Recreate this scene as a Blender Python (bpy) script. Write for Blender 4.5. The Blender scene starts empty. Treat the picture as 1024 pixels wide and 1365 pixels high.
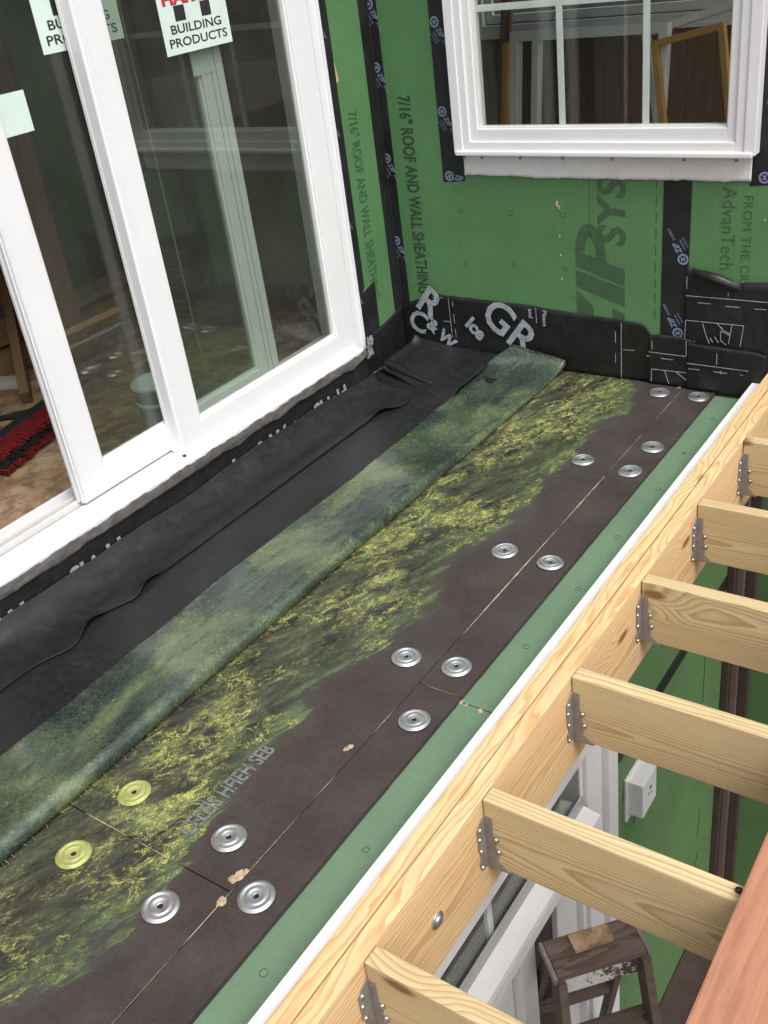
import bpy, bmesh, math, random
from mathutils import Vector, Matrix, noise as mnoise
random.seed(7)
S = bpy.context.scene
C = S.collection
R = math.radians

# ------------------------------------------------------------------ camera
cam_d = bpy.data.cameras.new('camera'); cam = bpy.data.objects.new('camera', cam_d); C.objects.link(cam)
S.camera = cam
cam_d.sensor_fit = 'VERTICAL'; cam_d.sensor_height = 24.0; cam_d.lens = 24.0*1335.283/1365.0
cam_d.clip_start = 0.05; cam_d.clip_end = 300
yaw, pitch, roll = 0.6697, 0.5300, -0.1426
fw = Vector((-math.sin(yaw)*math.cos(pitch), math.cos(yaw)*math.cos(pitch), -math.sin(pitch)))
rt = Vector((math.cos(yaw), math.sin(yaw), 0)); up = rt.cross(fw)
r2 = math.cos(roll)*rt + math.sin(roll)*up; u2 = -math.sin(roll)*rt + math.cos(roll)*up
cam.matrix_world = Matrix(((r2.x, u2.x, -fw.x, 2.381), (r2.y, u2.y, -fw.y, -3.3295), (r2.z, u2.z, -fw.z, 1.6022), (0, 0, 0, 1)))

# ------------------------------------------------------------------ world, sun, exposure
SUN_EL, SUN_AZ = R(57), R(112)          # azimuth clockwise from +Y: light comes from +X, a little from -Y
w = bpy.data.worlds.new('World'); S.world = w; w.use_nodes = True
nt = w.node_tree; nt.nodes.clear()
sky = nt.nodes.new('ShaderNodeTexSky'); sky.sky_type = 'NISHITA'; sky.sun_disc = False
sky.sun_elevation = SUN_EL; sky.sun_rotation = SUN_AZ; sky.dust_density = 4.0; sky.air_density = 1.2; sky.ozone_density = 1.0
hs = nt.nodes.new('ShaderNodeHueSaturation'); hs.inputs['Saturation'].default_value = 0.22
bg = nt.nodes.new('ShaderNodeBackground'); bg.inputs['Strength'].default_value = 0.15
wo = nt.nodes.new('ShaderNodeOutputWorld')
nt.links.new(sky.outputs[0], hs.inputs['Color']); nt.links.new(hs.outputs[0], bg.inputs[0]); nt.links.new(bg.outputs[0], wo.inputs[0])
sd = bpy.data.lights.new('sun', 'SUN'); sd.energy = 1.25; sd.angle = R(35); sd.color = (1.0, 0.965, 0.92)
so = bpy.data.objects.new('sun', sd); C.objects.link(so)
sv = Vector((math.sin(SUN_AZ)*math.cos(SUN_EL), math.cos(SUN_AZ)*math.cos(SUN_EL), math.sin(SUN_EL)))
so.rotation_euler = sv.to_track_quat('Z', 'Y').to_euler(); so.location = sv*20
S.view_settings.view_transform = 'Standard'; S.view_settings.look = 'None'; S.view_settings.gamma = 1
S.view_settings.use_curve_mapping = False
S.view_settings.exposure = 0.62
S.render.engine = 'CYCLES'
S.cycles.max_bounces = 6; S.cycles.transparent_max_bounces = 16; S.cycles.glossy_bounces = 4; S.cycles.diffuse_bounces = 3

# ------------------------------------------------------------------ node helpers
class NT:
    def __init__(s, name):
        s.m = bpy.data.materials.new(name); s.m.use_nodes = True
        s.t = s.m.node_tree; s.t.nodes.clear()
        s.out = s.n('ShaderNodeOutputMaterial')
    def n(s, typ, **kw):
        nd = s.t.nodes.new(typ)
        for k, v in kw.items(): setattr(nd, k, v)
        return nd
    def l(s, a, b): s.t.links.new(a, b)
    def put(s, sock, v):
        if hasattr(v, 'is_linked') or hasattr(v, 'links'): s.l(v, sock)
        else: sock.default_value = v
    def coord(s): return s.n('ShaderNodeTexCoord').outputs['Object']
    def mapping(s, v, scale=(1, 1, 1), rot=(0, 0, 0), loc=(0, 0, 0)):
        m = s.n('ShaderNodeMapping'); s.l(v, m.inputs[0]); m.inputs['Scale'].default_value = scale
        m.inputs['Rotation'].default_value = rot; m.inputs['Location'].default_value = loc
        return m.outputs[0]
    def noise(s, v, scale, detail=4, rough=.55, dist=0):
        n = s.n('ShaderNodeTexNoise'); s.l(v, n.inputs['Vector']); n.inputs['Scale'].default_value = scale
        n.inputs['Detail'].default_value = detail; n.inputs['Roughness'].default_value = rough; n.inputs['Distortion'].default_value = dist
        return n.outputs['Fac']
    def math(s, op, a, b=0.0, c=0.0, clamp=False):
        n = s.n('ShaderNodeMath', operation=op); n.use_clamp = clamp
        s.put(n.inputs[0], a); s.put(n.inputs[1], b); s.put(n.inputs[2], c)
        return n.outputs[0]
    def ramp(s, f, stops, interp='LINEAR'):
        n = s.n('ShaderNodeValToRGB'); s.l(f, n.inputs[0]); cr = n.color_ramp; cr.interpolation = interp
        while len(cr.elements) < len(stops): cr.elements.new(0.5)
        for e, (p, c) in zip(cr.elements, stops):
            e.position = p
            e.color = (c, c, c, 1) if isinstance(c, (int, float)) else (c[0], c[1], c[2], 1)
        return n.outputs[0]
    def rng(s, f, a, b, c=0.0, d=1.0):
        n = s.n('ShaderNodeMapRange'); s.l(f, n.inputs[0])
        for i, v in enumerate((a, b, c, d)): n.inputs[i+1].default_value = v
        n.interpolation_type = 'SMOOTHSTEP'
        return n.outputs[0]
    def mix(s, f, a, b, blend='MIX'):
        n = s.n('ShaderNodeMix', data_type='RGBA', blend_type=blend)
        s.put(n.inputs[0], f)
        for sk, v in ((n.inputs[6], a), (n.inputs[7], b)):
            if isinstance(v, tuple): sk.default_value = (v[0], v[1], v[2], 1)
            else: s.l(v, sk)
        return n.outputs[2]
    def xyz(s, v):
        n = s.n('ShaderNodeSeparateXYZ'); s.l(v, n.inputs[0]); return n.outputs
    def bump(s, h, strength, dist):
        n = s.n('ShaderNodeBump'); s.l(h, n.inputs['Height']); n.inputs['Strength'].default_value = strength; n.inputs['Distance'].default_value = dist
        return n.outputs[0]
    def princ(s, col, rough=.5, metal=0.0, spec=.5, normal=None):
        b = s.n('ShaderNodeBsdfPrincipled')
        if isinstance(col, tuple): b.inputs['Base Color'].default_value = (col[0], col[1], col[2], 1)
        else: s.l(col, b.inputs['Base Color'])
        s.put(b.inputs['Roughness'], rough); s.put(b.inputs['Metallic'], metal); s.put(b.inputs['Specular IOR Level'], spec)
        if normal is not None: s.l(normal, b.inputs['Normal'])
        s.l(b.outputs[0], s.out.inputs['Surface'])
        return b

def simple(name, col, rough=.5, metal=0.0, var=.12, scale=12, spec=.5, bump=.0, detail=5):
    """a plain surface with mottled value and roughness"""
    t = NT(name); co = t.coord()
    n1 = t.noise(co, scale, detail); n2 = t.noise(co, scale*9, 3)
    f = t.math('ADD', t.math('MULTIPLY', n1, .65), t.math('MULTIPLY', n2, .35))
    lo = tuple(c*(1-var) for c in col); hi = tuple(min(1, c*(1+var)) for c in col)
    colr = t.ramp(f, [(.3, lo), (.7, hi)])
    rg = t.rng(n1, .3, .7, max(.03, rough-.07), min(1, rough+.07))
    nm = t.bump(n2, bump, .002) if bump else None
    t.princ(colr, rg, metal, spec, nm)
    return t.m

M = {}
M['white'] = simple('white_vinyl', (.74, .74, .755), .38, var=.025, scale=5)
M['white_rough'] = simple('white_trim_board', (.64, .625, .615), .5, var=.05, scale=9)
M['flange'] = simple('scuffed_white_flange', (.70, .69, .71), .55, var=.10, scale=22)
M['track'] = simple('grey_track', (.30, .29, .30), .4, var=.15)
M['gasket'] = simple('dark_gasket', (.03, .03, .03), .6)
M['galv'] = simple('galvanised_steel', (.62, .63, .65), .34, metal=.9, var=.08, scale=30)
M['hanger'] = simple('dull_galvanised_hanger', (.30, .265, .24), .5, metal=.45, var=.22, scale=40)
M['nail'] = simple('bright_nail', (.6, .58, .55), .35, metal=.9)
M['screw'] = simple('dark_screw', (.03, .03, .03), .5, metal=.6)
M['print_dark'] = simple('dark_print_ink', (.030, .060, .032), .6, var=.3, scale=40)
M['print_mid'] = simple('faded_print_ink', (.046, .098, .046), .6, var=.3, scale=60)
M['print_grey'] = simple('pale_grey_print', (.30, .33, .36), .6, var=.45, scale=45)
M['print_blue'] = simple('bluish_print', (.20, .25, .38), .6, var=.3, scale=90)
M['print_dim'] = simple('dim_grey_print', (.24, .26, .28), .6, var=.35, scale=70)
M['red_ink'] = simple('red_ink', (.45, .03, .04), .5)
M['black_ink'] = simple('black_ink', (.02, .02, .02), .5)
M['paper'] = simple('pale_green_label', (.60, .72, .66), .5, var=.05)
M['trim_white'] = simple('white_edge_board', (.78, .77, .77), .55, var=.06)
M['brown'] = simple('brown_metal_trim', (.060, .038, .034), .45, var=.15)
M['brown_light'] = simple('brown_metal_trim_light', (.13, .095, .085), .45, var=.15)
M['dark_brown'] = simple('dark_brown_wall', (.17, .105, .075), .8, var=.4, scale=6)
M['red'] = simple('red_bristles', (.19, .010, .014), .7, var=.5, scale=60)
M['black'] = simple('black_plastic', (.02, .02, .022), .5)
M['track2'] = simple('shadowed_grey_strip', (.22, .21, .215), .5)
M['pail'] = simple('white_pail_plastic', (.62, .66, .66), .4, var=.05)
M['green_mark'] = simple('green_label_ink', (.03, .25, .16), .5)
M['yellow_wood'] = simple('yellow_painted_wood', (.52, .28, .05), .55, var=.2, scale=10)
M['pale_frame'] = simple('pale_window_frame', (.74, .78, .78), .4, var=.05)
M['ceiling'] = simple('dark_ceiling', (.12, .10, .08), .9, var=.3)
M['gravel'] = simple('dark_gravel', (.060, .048, .042), .95, var=.6, scale=35, bump=.6)
M['pale_cord'] = simple('pale_cord', (.55, .48, .25), .7)
M['splinter'] = simple('bare_wood_splinter', (.62, .40, .20), .8)
M['foam'] = simple('tan_foam_crumb', (.40, .29, .195), .9, var=.45, scale=90)

def sheathing(name, base):
    t = NT(name); co = t.coord()
    n1 = t.noise(co, 3.0, 5); n2 = t.noise(co, 160, 3); n3 = t.noise(t.mapping(co, (22, 22, 5)), 3, 4)
    f = t.math('ADD', t.math('MULTIPLY', n1, .5), t.math('ADD', t.math('MULTIPLY', n2, .3), t.math('MULTIPLY', n3, .2)))
    c = t.ramp(f, [(.32, tuple(x*.80 for x in base)), (.68, tuple(x*1.18 for x in base))])
    sc = t.rng(t.noise(t.mapping(co, (60, 60, 12)), 2.2, 6, .7), .72, .80)      # pale scuffs
    c = t.mix(t.math('MULTIPLY', sc, .25), c, (.22, .30, .20))
    t.princ(c, .62, 0, .35, t.bump(n2, .12, .002))
    return t.m
M['green'] = sheathing('green_sheathing', (.088, .205, .082))
M['green_olive'] = sheathing('olive_green_sheathing', (.092, .170, .066))  # darker, more olive base for the lower wall panels
M['green_roof'] = sheathing('green_roof_sheathing', (.127, .205, .130))

def tape_mat():
    t = NT('black_tape'); co = t.coord()
    n1 = t.noise(co, 9, 5); n2 = t.noise(co, 120, 2)
    c = t.ramp(n1, [(.3, (.010, .010, .011)), (.7, (.020, .020, .022))])
    t.princ(c, t.rng(n1, .3, .7, .45, .62), 0, .35, t.bump(t.math('ADD', n1, t.math('MULTIPLY', n2, .15)), .25, .004))
    return t.m
M['tape'] = tape_mat()

def membrane_mat(name, base, rough, wr=.35):
    t = NT(name); co = t.coord()
    n1 = t.noise(co, 6, 6, .6, .6); n2 = t.noise(co, 45, 4); n3 = t.noise(t.mapping(co, (1, 1, 1)), 230, 2)
    f = t.math('ADD', t.math('MULTIPLY', n1, .7), t.math('MULTIPLY', n2, .3))
    c = t.ramp(f, [(.30, tuple(x*.72 for x in base)), (.55, base), (.78, tuple(x*1.9 for x in base))])
    sc = t.rng(t.noise(t.mapping(co, (30, 30, 30), (.3, .6, .2)), 1.3, 9, .75), .58, .76)
    c = t.mix(t.math('MULTIPLY', sc, .24), c, (.15, .147, .15))
    b = t.bump(t.math('ADD', n1, t.math('MULTIPLY', n3, .05)), wr, .006)
    t.princ(c, t.rng(n2, .3, .7, rough-.08, rough+.08), 0, .4, b)
    return t.m
M['epdm'] = membrane_mat('black_rubber', (.0150, .0145, .0160), .40, .16)
M['shield'] = membrane_mat('black_ice_shield', (.0125, .0125, .013), .42, .75)
M['lip'] = membrane_mat('grey_scuffed_membrane', (.085, .08, .078), .5, .8)

M['lip_pale'] = membrane_mat('pale_crumpled_membrane', (.26, .245, .235), .5, .9)

def adhesive_fields(t, co):
    """masks for the bonding adhesive, dragged at a slant along the roof"""
    rot = t.mapping(co, (1, 1, 1), (0, 0, R(20)))
    big = t.noise(co, 2.4, 4, .6, .3)
    drag = t.noise(t.mapping(rot, (1, .22, 1)), 24, 12, .74, .35)          # long brushed streaks
    clot = t.noise(t.mapping(rot, (1, .50, 1), (0, 0, 0), (2, 1, 0)), 15, 12, .70, .9)
    clot2 = t.noise(t.mapping(rot, (1, .42, 1), (0, 0, .2), (7, 3, 0)), 44, 10, .72, .6)
    vein = t.math('ABSOLUTE', t.math('SUBTRACT', t.noise(t.mapping(rot, (1, .55, 1), (0, 0, -.2), (1, 9, 0)), 24, 8, .62, 1.1), .5))
    where = t.noise(t.mapping(rot, (1, .6, 1), (0, 0, 0), (4, 4, 0)), 5.5, 5, .6, .4)
    return rot, big, drag, clot, clot2, vein, where

def board_mat():
    t = NT('brown_insulation_facer'); co = t.coord(); X = t.xyz(co)
    n1 = t.noise(co, 7, 5); n2 = t.noise(co, 210, 3, .6); n3 = t.noise(co, 55, 3)
    f = t.math('ADD', t.math('MULTIPLY', n1, .45), t.math('ADD', t.math('MULTIPLY', n2, .35), t.math('MULTIPLY', n3, .2)))
    base = t.ramp(f, [(.34, (.026, .019, .0175)), (.5, (.043, .033, .031)), (.68, (.064, .051, .048))])
    fib = t.rng(t.noise(co, 420, 1), .66, .74)
    base = t.mix(t.math('MULTIPLY', fib, .35), base, (.14, .115, .105))
    rot, big, drag, clot, clot2, vein, where = adhesive_fields(t, co)
    A = lambda a, b: t.math('ADD', a, b)
    Mu = lambda a, b: t.math('MULTIPLY', a, b)
    c0 = lambda f_, k: Mu(t.math('SUBTRACT', f_, .5), k)
    # painted strip, about 0.75 < x < 1.06, ending in brush drags
    edge = A(X[0], A(c0(drag, -.20), A(c0(big, -.36), A(c0(clot, -.05), c0(n3, -.012)))))
    m = t.rng(edge, 1.030, 1.052, 1.0, 0.0)
    haze = t.rng(edge, 1.03, 1.10, .35, 0.0)
    inner = t.rng(edge, .95, 1.03, 1.0, 0.0)
    film = t.mix(t.rng(drag, .38, .60), (.015, .017, .014), (.054, .062, .040))
    film = t.mix(Mu(t.rng(A(Mu(drag, .6), Mu(where, .4)), .50, .60), .85), film, (.105, .140, .062))
    film = t.mix(Mu(t.rng(edge, .965, 1.02), .7), film, t.mix(t.rng(drag, .42, .58), (.030, .046, .028), (.095, .145, .062)))
    sel = t.rng(A(Mu(where, .7), Mu(big, .3)), .44, .56)
    tone = t.mix(t.rng(clot2, .4, .65), (.15, .185, .060), (.36, .375, .115))
    v2 = t.math('ABSOLUTE', t.math('SUBTRACT', t.noise(t.mapping(rot, (1, .45, 1), (0, 0, .15), (3, 2, 0)), 55, 8, .65, .8), .5))
    y1 = Mu(t.rng(clot, .535, .575), Mu(sel, inner))
    y2 = Mu(t.rng(clot2, .545, .60), A(.12, Mu(sel, .65)))
    y3 = Mu(t.rng(vein, .004, .020, 1., 0.), Mu(t.rng(clot2, .42, .55), A(.10, Mu(sel, .9))))
    y4 = Mu(t.rng(v2, .004, .024, 1., 0.), Mu(t.rng(clot, .44, .56), A(.16, Mu(sel, .84))))
    film = t.mix(Mu(y1, .46), film, tone)
    film = t.mix(Mu(y2, .45), film, (.24, .27, .085))
    film = t.mix(Mu(y4, .85), film, (.42, .44, .12))
    film = t.mix(y3, film, (.54, .54, .15))
    film = t.mix(Mu(t.rng(A(Mu(n2, .6), Mu(n3, .4)), .44, .62), .55), film, base)
    col = t.mix(haze, base, (.060, .070, .050))
    col = t.mix(m, col, film)
    h = A(Mu(n2, .35), Mu(m, A(Mu(y1, .5), Mu(y3, .7))))
    rg = t.math('SUBTRACT', .85, Mu(m, .36))
    t.princ(col, rg, 0, .4, t.bump(h, .30, .0025))
    return t.m
M['board'] = board_mat()

def flap_mat():
    t = NT('adhesive_coated_rubber'); co = t.coord()
    rot, big, drag, clot, clot2, vein, where = adhesive_fields(t, co)
    A = lambda a, b: t.math('ADD', a, b)
    Mu = lambda a, b: t.math('MULTIPLY', a, b)
    p1 = t.noise(t.mapping(co, (1, .75, 1), (0, 0, .3), (5, 2, 0)), 5.0, 6, .60, .35)
    p2 = t.noise(t.mapping(co, (1, .8, 1), (0, 0, .6), (1, 7, 0)), 4.2, 6, .60, .35)
    tr = t.noise(co, 75, 6, .75, .2); gr = t.noise(co, 210, 4, .7)
    tex = A(Mu(tr, .5), Mu(gr, .5))
    c = t.mix(t.rng(tex, .34, .66), (.034, .054, .040), (.062, .094, .058))
    dk = t.rng(A(Mu(p1, .88), Mu(tex, .12)), .42, .58, 1., 0.)
    c = t.mix(Mu(dk, .85), c, t.mix(t.rng(tex, .42, .62), (.011, .016, .017), (.034, .052, .044)))
    lt = t.rng(A(Mu(p2, .86), Mu(tex, .14)), .45, .64)
    c = t.mix(Mu(lt, .68), c, t.mix(t.rng(tex, .40, .60), (.110, .150, .072), (.200, .245, .110)))
    fl = t.rng(t.noise(t.mapping(co, (1, .6, 1), (0, 0, .4)), 150, 5, .75, .8), .58, .66)
    c = t.mix(Mu(fl, A(.10, Mu(t.rng(p2, .42, .58), .6))), c, (.36, .39, .16))
    y3 = Mu(t.rng(vein, .003, .014, 1., 0.), Mu(t.rng(clot2, .46, .58), t.rng(where, .50, .62)))
    c = t.mix(Mu(y3, .5), c, (.34, .37, .13))
    t.princ(c, t.rng(tr, .3, .7, .20, .30), 0, .75, t.bump(A(tex, Mu(fl, .3)), .10, .0012))
    return t.m
M['flap'] = flap_mat()

def wood_mat(name, early, late, spacing=.0075, knots=True, rough=.62, grime=0.0, tilt=1.0, wav=.024, ringk=.9):
    """sawn softwood: growth rings about a slightly tilted pith, board length along local X"""
    t = NT(name); co = t.coord()
    oi = t.n('ShaderNodeObjectInfo').outputs['Random']
    ofs = t.n('ShaderNodeCombineXYZ'); t.l(t.math('MULTIPLY', oi, 37.0), ofs.inputs[0]); t.l(t.math('MULTIPLY', oi, 11.0), ofs.inputs[1]); t.l(t.math('MULTIPLY', oi, 23.0), ofs.inputs[2])
    va = t.n('ShaderNodeVectorMath', operation='ADD'); t.l(co, va.inputs[0]); t.l(ofs.outputs[0], va.inputs[1]); rv = va.outputs[0]
    X = t.xyz(co)
    lown = t.math('SUBTRACT', t.noise(t.mapping(rv, (.9, 5, 5)), 1.6, 3, .5), .5)
    lown2 = t.math('SUBTRACT', t.noise(t.mapping(rv, (1.4, 7, 7)), 2.2, 3, .5), .5)
    r1 = t.math('SUBTRACT', t.math('MULTIPLY', t.math('FRACT', t.math('MULTIPLY', oi, 91.7)), 2.0), 1.0)
    yc = t.math('ADD', t.math('ADD', -.055, t.math('MULTIPLY', r1, .02)), t.math('MULTIPLY', t.math('MULTIPLY', X[0], .035*tilt), r1))
    zc = t.math('ADD', t.math('MULTIPLY', r1, .05), t.math('MULTIPLY', X[0], .02))
    dy = t.math('ADD', t.math('SUBTRACT', X[1], yc), t.math('MULTIPLY', lown, wav))
    dz = t.math('ADD', t.math('SUBTRACT', X[2], zc), t.math('MULTIPLY', lown2, wav))
    rad = t.math('SQRT', t.math('ADD', t.math('MULTIPLY', dy, dy), t.math('MULTIPLY', dz, dz)))
    if knots:
        vo = t.n('ShaderNodeTexVoronoi'); vo.voronoi_dimensions = '2D'; rx = t.xyz(rv); kv = t.n('ShaderNodeCombineXYZ'); t.l(t.math('MULTIPLY', rx[0], 1.9), kv.inputs[0]); t.l(t.math('MULTIPLY', t.math('ADD', rx[2], t.math('MULTIPLY', X[1], .25)), 5.2), kv.inputs[1]); t.l(kv.outputs[0], vo.inputs['Vector']); vo.inputs['Scale'].default_value = 1.0
        kd = vo.outputs['Distance']; kc = t.xyz(vo.outputs['Color'])
        has = t.math('GREATER_THAN', kc[0], .40)
        kin = t.math('MULTIPLY', t.rng(kd, .05, .30, 1., 0.), has)
        rad = t.math('ADD', rad, t.math('MULTIPLY', kin, .022))
    ph = t.math('FRACT', t.math('DIVIDE', rad, spacing))
    ring = t.ramp(ph, [(0.0, 0.0), (.55, .35), (.86, 1.0), (.97, .85), (1.0, 0.0)])
    fib = t.noise(t.mapping(rv, (3, 160, 160)), 2.0, 3, .6)
    tone = t.noise(t.mapping(rv, (.8, 6, 6)), 1.2, 3)
    c2 = t.mix(t.math('MULTIPLY', t.rng(tone, .42, .72), .34), t.mix(t.math('MULTIPLY', ring, ringk), early, late), (late[0]*1.08, late[1]*.92, late[2]*.9))
    c2 = t.mix(t.math('MULTIPLY', t.rng(fib, .4, .75), .22), c2, tuple(x*.62 for x in late))
    if knots:
        kn = t.math('MULTIPLY', t.rng(t.math('ADD', kd, t.math('MULTIPLY', t.math('SUBTRACT', fib, .5), .04)), .035, .085, 1., 0.), has)
        c2 = t.mix(t.math('MULTIPLY', kn, .85), c2, (.16, .062, .022))
    if grime:
        g = t.rng(t.noise(t.mapping(rv, (2, 14, 14)), 3, 6, .7), .45, .7)
        c2 = t.mix(t.math('MULTIPLY', g, grime), c2, (.035, .025, .02))
    t.princ(c2, rough, 0, .3, t.bump(t.math('ADD', t.math('MULTIPLY', ring, -.5), t.math('MULTIPLY', fib, .6)), .22, .0015))
    return t.m
M['pine'] = wood_mat('pressure_treated_pine', (.65, .53, .310), (.39, .265, .120), .0052, True, .62, .07, 1.2, .016, .85)
M['pine_beam'] = wood_mat('warm_pine_beam', (.74, .535, .295), (.50, .285, .115), .0085, True, .6, .08, .5, .05, .8)
M['old_wood'] = wood_mat('weathered_ladder_wood', (.19, .145, .115), (.085, .06, .047), .006, False, .8, .5)
M['dark_timber'] = wood_mat('dark_stained_timber', (.085, .055, .042), (.045, .028, .022), .006, False, .75, .4)
M['composite'] = wood_mat('terracotta_composite_board', (.43, .20, .125), (.33, .14, .085), .034, False, .62, .28, .4, .05, .5)
M['stud'] = wood_mat('old_brown_stud', (.26, .155, .08), (.16, .085, .04), .008, True, .75, .4)
M['lumber'] = wood_mat('stacked_lumber', (.42, .28, .13), (.28, .16, .07), .008, True, .7, .1)

def osb_mat():
    t = NT('oriented_strand_board'); co = t.coord()
    cols = []
    wob = t.n('ShaderNodeTexNoise'); t.l(co, wob.inputs['Vector']); wob.inputs['Scale'].default_value = 14
    wv = t.n('ShaderNodeVectorMath', operation='MULTIPLY_ADD'); t.l(wob.outputs['Color'], wv.inputs[0]); wv.inputs[1].default_value = (.06, .06, .0); t.l(co, wv.inputs[2])
    for k, (rz, sc) in enumerate(((.3, 26), (1.25, 30), (2.2, 34), (2.9, 24))):
        v = t.n('ShaderNodeTexVoronoi'); t.l(t.mapping(t.mapping(wv.outputs[0], (1, 1, 1), (0, 0, rz)), (1, .45, 1), (0, 0, 0), (k*3.1, 1.7*k, 0)), v.inputs['Vector']); v.inputs['Scale'].default_value = sc
        cols.append(t.xyz(v.outputs['Color'])[0])
    f = t.math('DIVIDE', t.math('ADD', t.math('ADD', cols[0], cols[1]), t.math('ADD', cols[2], cols[3])), 4.0)
    c = t.ramp(f, [(.2, (.19, .115, .065)), (.5, (.34, .225, .135)), (.8, (.50, .36, .235))])
    d = t.rng(t.noise(co, 3, 5), .4, .7)
    c = t.mix(t.math('MULTIPLY', d, .35), c, (.18, .135, .10))
    sp = t.rng(t.noise(co, 90, 3), .66, .72)
    c = t.mix(t.math('MULTIPLY', sp, .5), c, (.09, .06, .04))
    t.princ(c, .8, 0, .25)
    return t.m
M['osb'] = osb_mat()

def plank_mat():
    t = NT('brown_plank_wall'); co = t.coord(); X = t.xyz(co)
    g = t.math('FRACT', t.math('MULTIPLY', X[0], 6.2))
    line = t.math('LESS_THAN', g, .035)
    n = t.noise(t.mapping(co, (10, 10, 1.2)), 3, 6, .6)
    c = t.ramp(n, [(.3, (.055, .030, .018)), (.7, (.135, .080, .048))])
    c = t.mix(line, c, (.015, .01, .008))
    t.princ(c, .75, 0, .25)
    return t.m
M['plank'] = plank_mat()

def glass_mat(name, tint, base, haze_lift):
    t = NT(name)
    lw = t.n('ShaderNodeLayerWeight'); lw.inputs['Blend'].default_value = .5
    p5 = t.math('POWER', lw.outputs['Facing'], 5.0)
    F = t.math('ADD', base, t.math('MULTIPLY', p5, .85))
    tr = t.n('ShaderNodeBsdfTransparent'); tr.inputs[0].default_value = (*tint, 1)
    gl = t.n('ShaderNodeBsdfGlossy'); gl.inputs['Roughness'].default_value = .004; gl.inputs[0].default_value = (.96, 1, .98, 1)
    mx = t.n('ShaderNodeMixShader'); t.l(F, mx.inputs[0]); t.l(tr.outputs[0], mx.inputs[1]); t.l(gl.outputs[0], mx.inputs[2])
    df = t.n('ShaderNodeBsdfDiffuse'); df.inputs[0].default_value = (.80, .80, .77, 1)
    dn = t.noise(t.coord(), 2.6, 6, .65)
    dm = t.n('ShaderNodeMixShader'); t.l(t.math('MULTIPLY', t.rng(dn, .3, .7, .6, 1.4), haze_lift), dm.inputs[0]); t.l(mx.outputs[0], dm.inputs[1]); t.l(df.outputs[0], dm.inputs[2])  # pale diffuse haze mixed in to lift the dark glass
    t.l(dm.outputs[0], t.out.inputs[0])
    return t.m
M['glass'] = glass_mat('greenish_window_glass', (.775, .815, .775), .05, .014)
M['glass_clear'] = glass_mat('clear_window_glass', (.93, .955, .94), .03, .004)

def plate_coat():
    t = NT('adhesive_smeared_plate'); co = t.coord()
    n = t.noise(co, 55, 5, .6)
    c = t.ramp(n, [(.3, (.30, .33, .10)), (.7, (.46, .48, .18))])
    t.princ(c, .38, .25, .5)
    return t.m
M['plate_coat'] = plate_coat()

def worn_print():
    t = NT('worn_grey_print'); co = t.coord()
    n = t.noise(co, 60, 8, .75, .3); n2 = t.noise(co, 300, 3)
    m = t.rng(t.math('ADD', t.math('MULTIPLY', n, .75), t.math('MULTIPLY', n2, .25)), .38, .54)
    t.princ(t.mix(m, (.060, .053, .050), (.17, .178, .178)), .8, 0, .3)
    return t.m
M['print_board'] = worn_print()

def ladder_paint():
    t = NT('flaking_white_paint'); co = t.coord()
    n = t.noise(co, 38, 6, .75, .5); X = t.xyz(co)
    m = t.rng(t.math('ADD', n, t.math('MULTIPLY', X[0], -1.1)), .45, .50)
    c = t.mix(m, (.09, .06, .045), (.62, .60, .57))
    t.princ(c, .75, 0, .3, t.bump(m, .3, .002))
    return t.m
M['flaking'] = ladder_paint()

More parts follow.
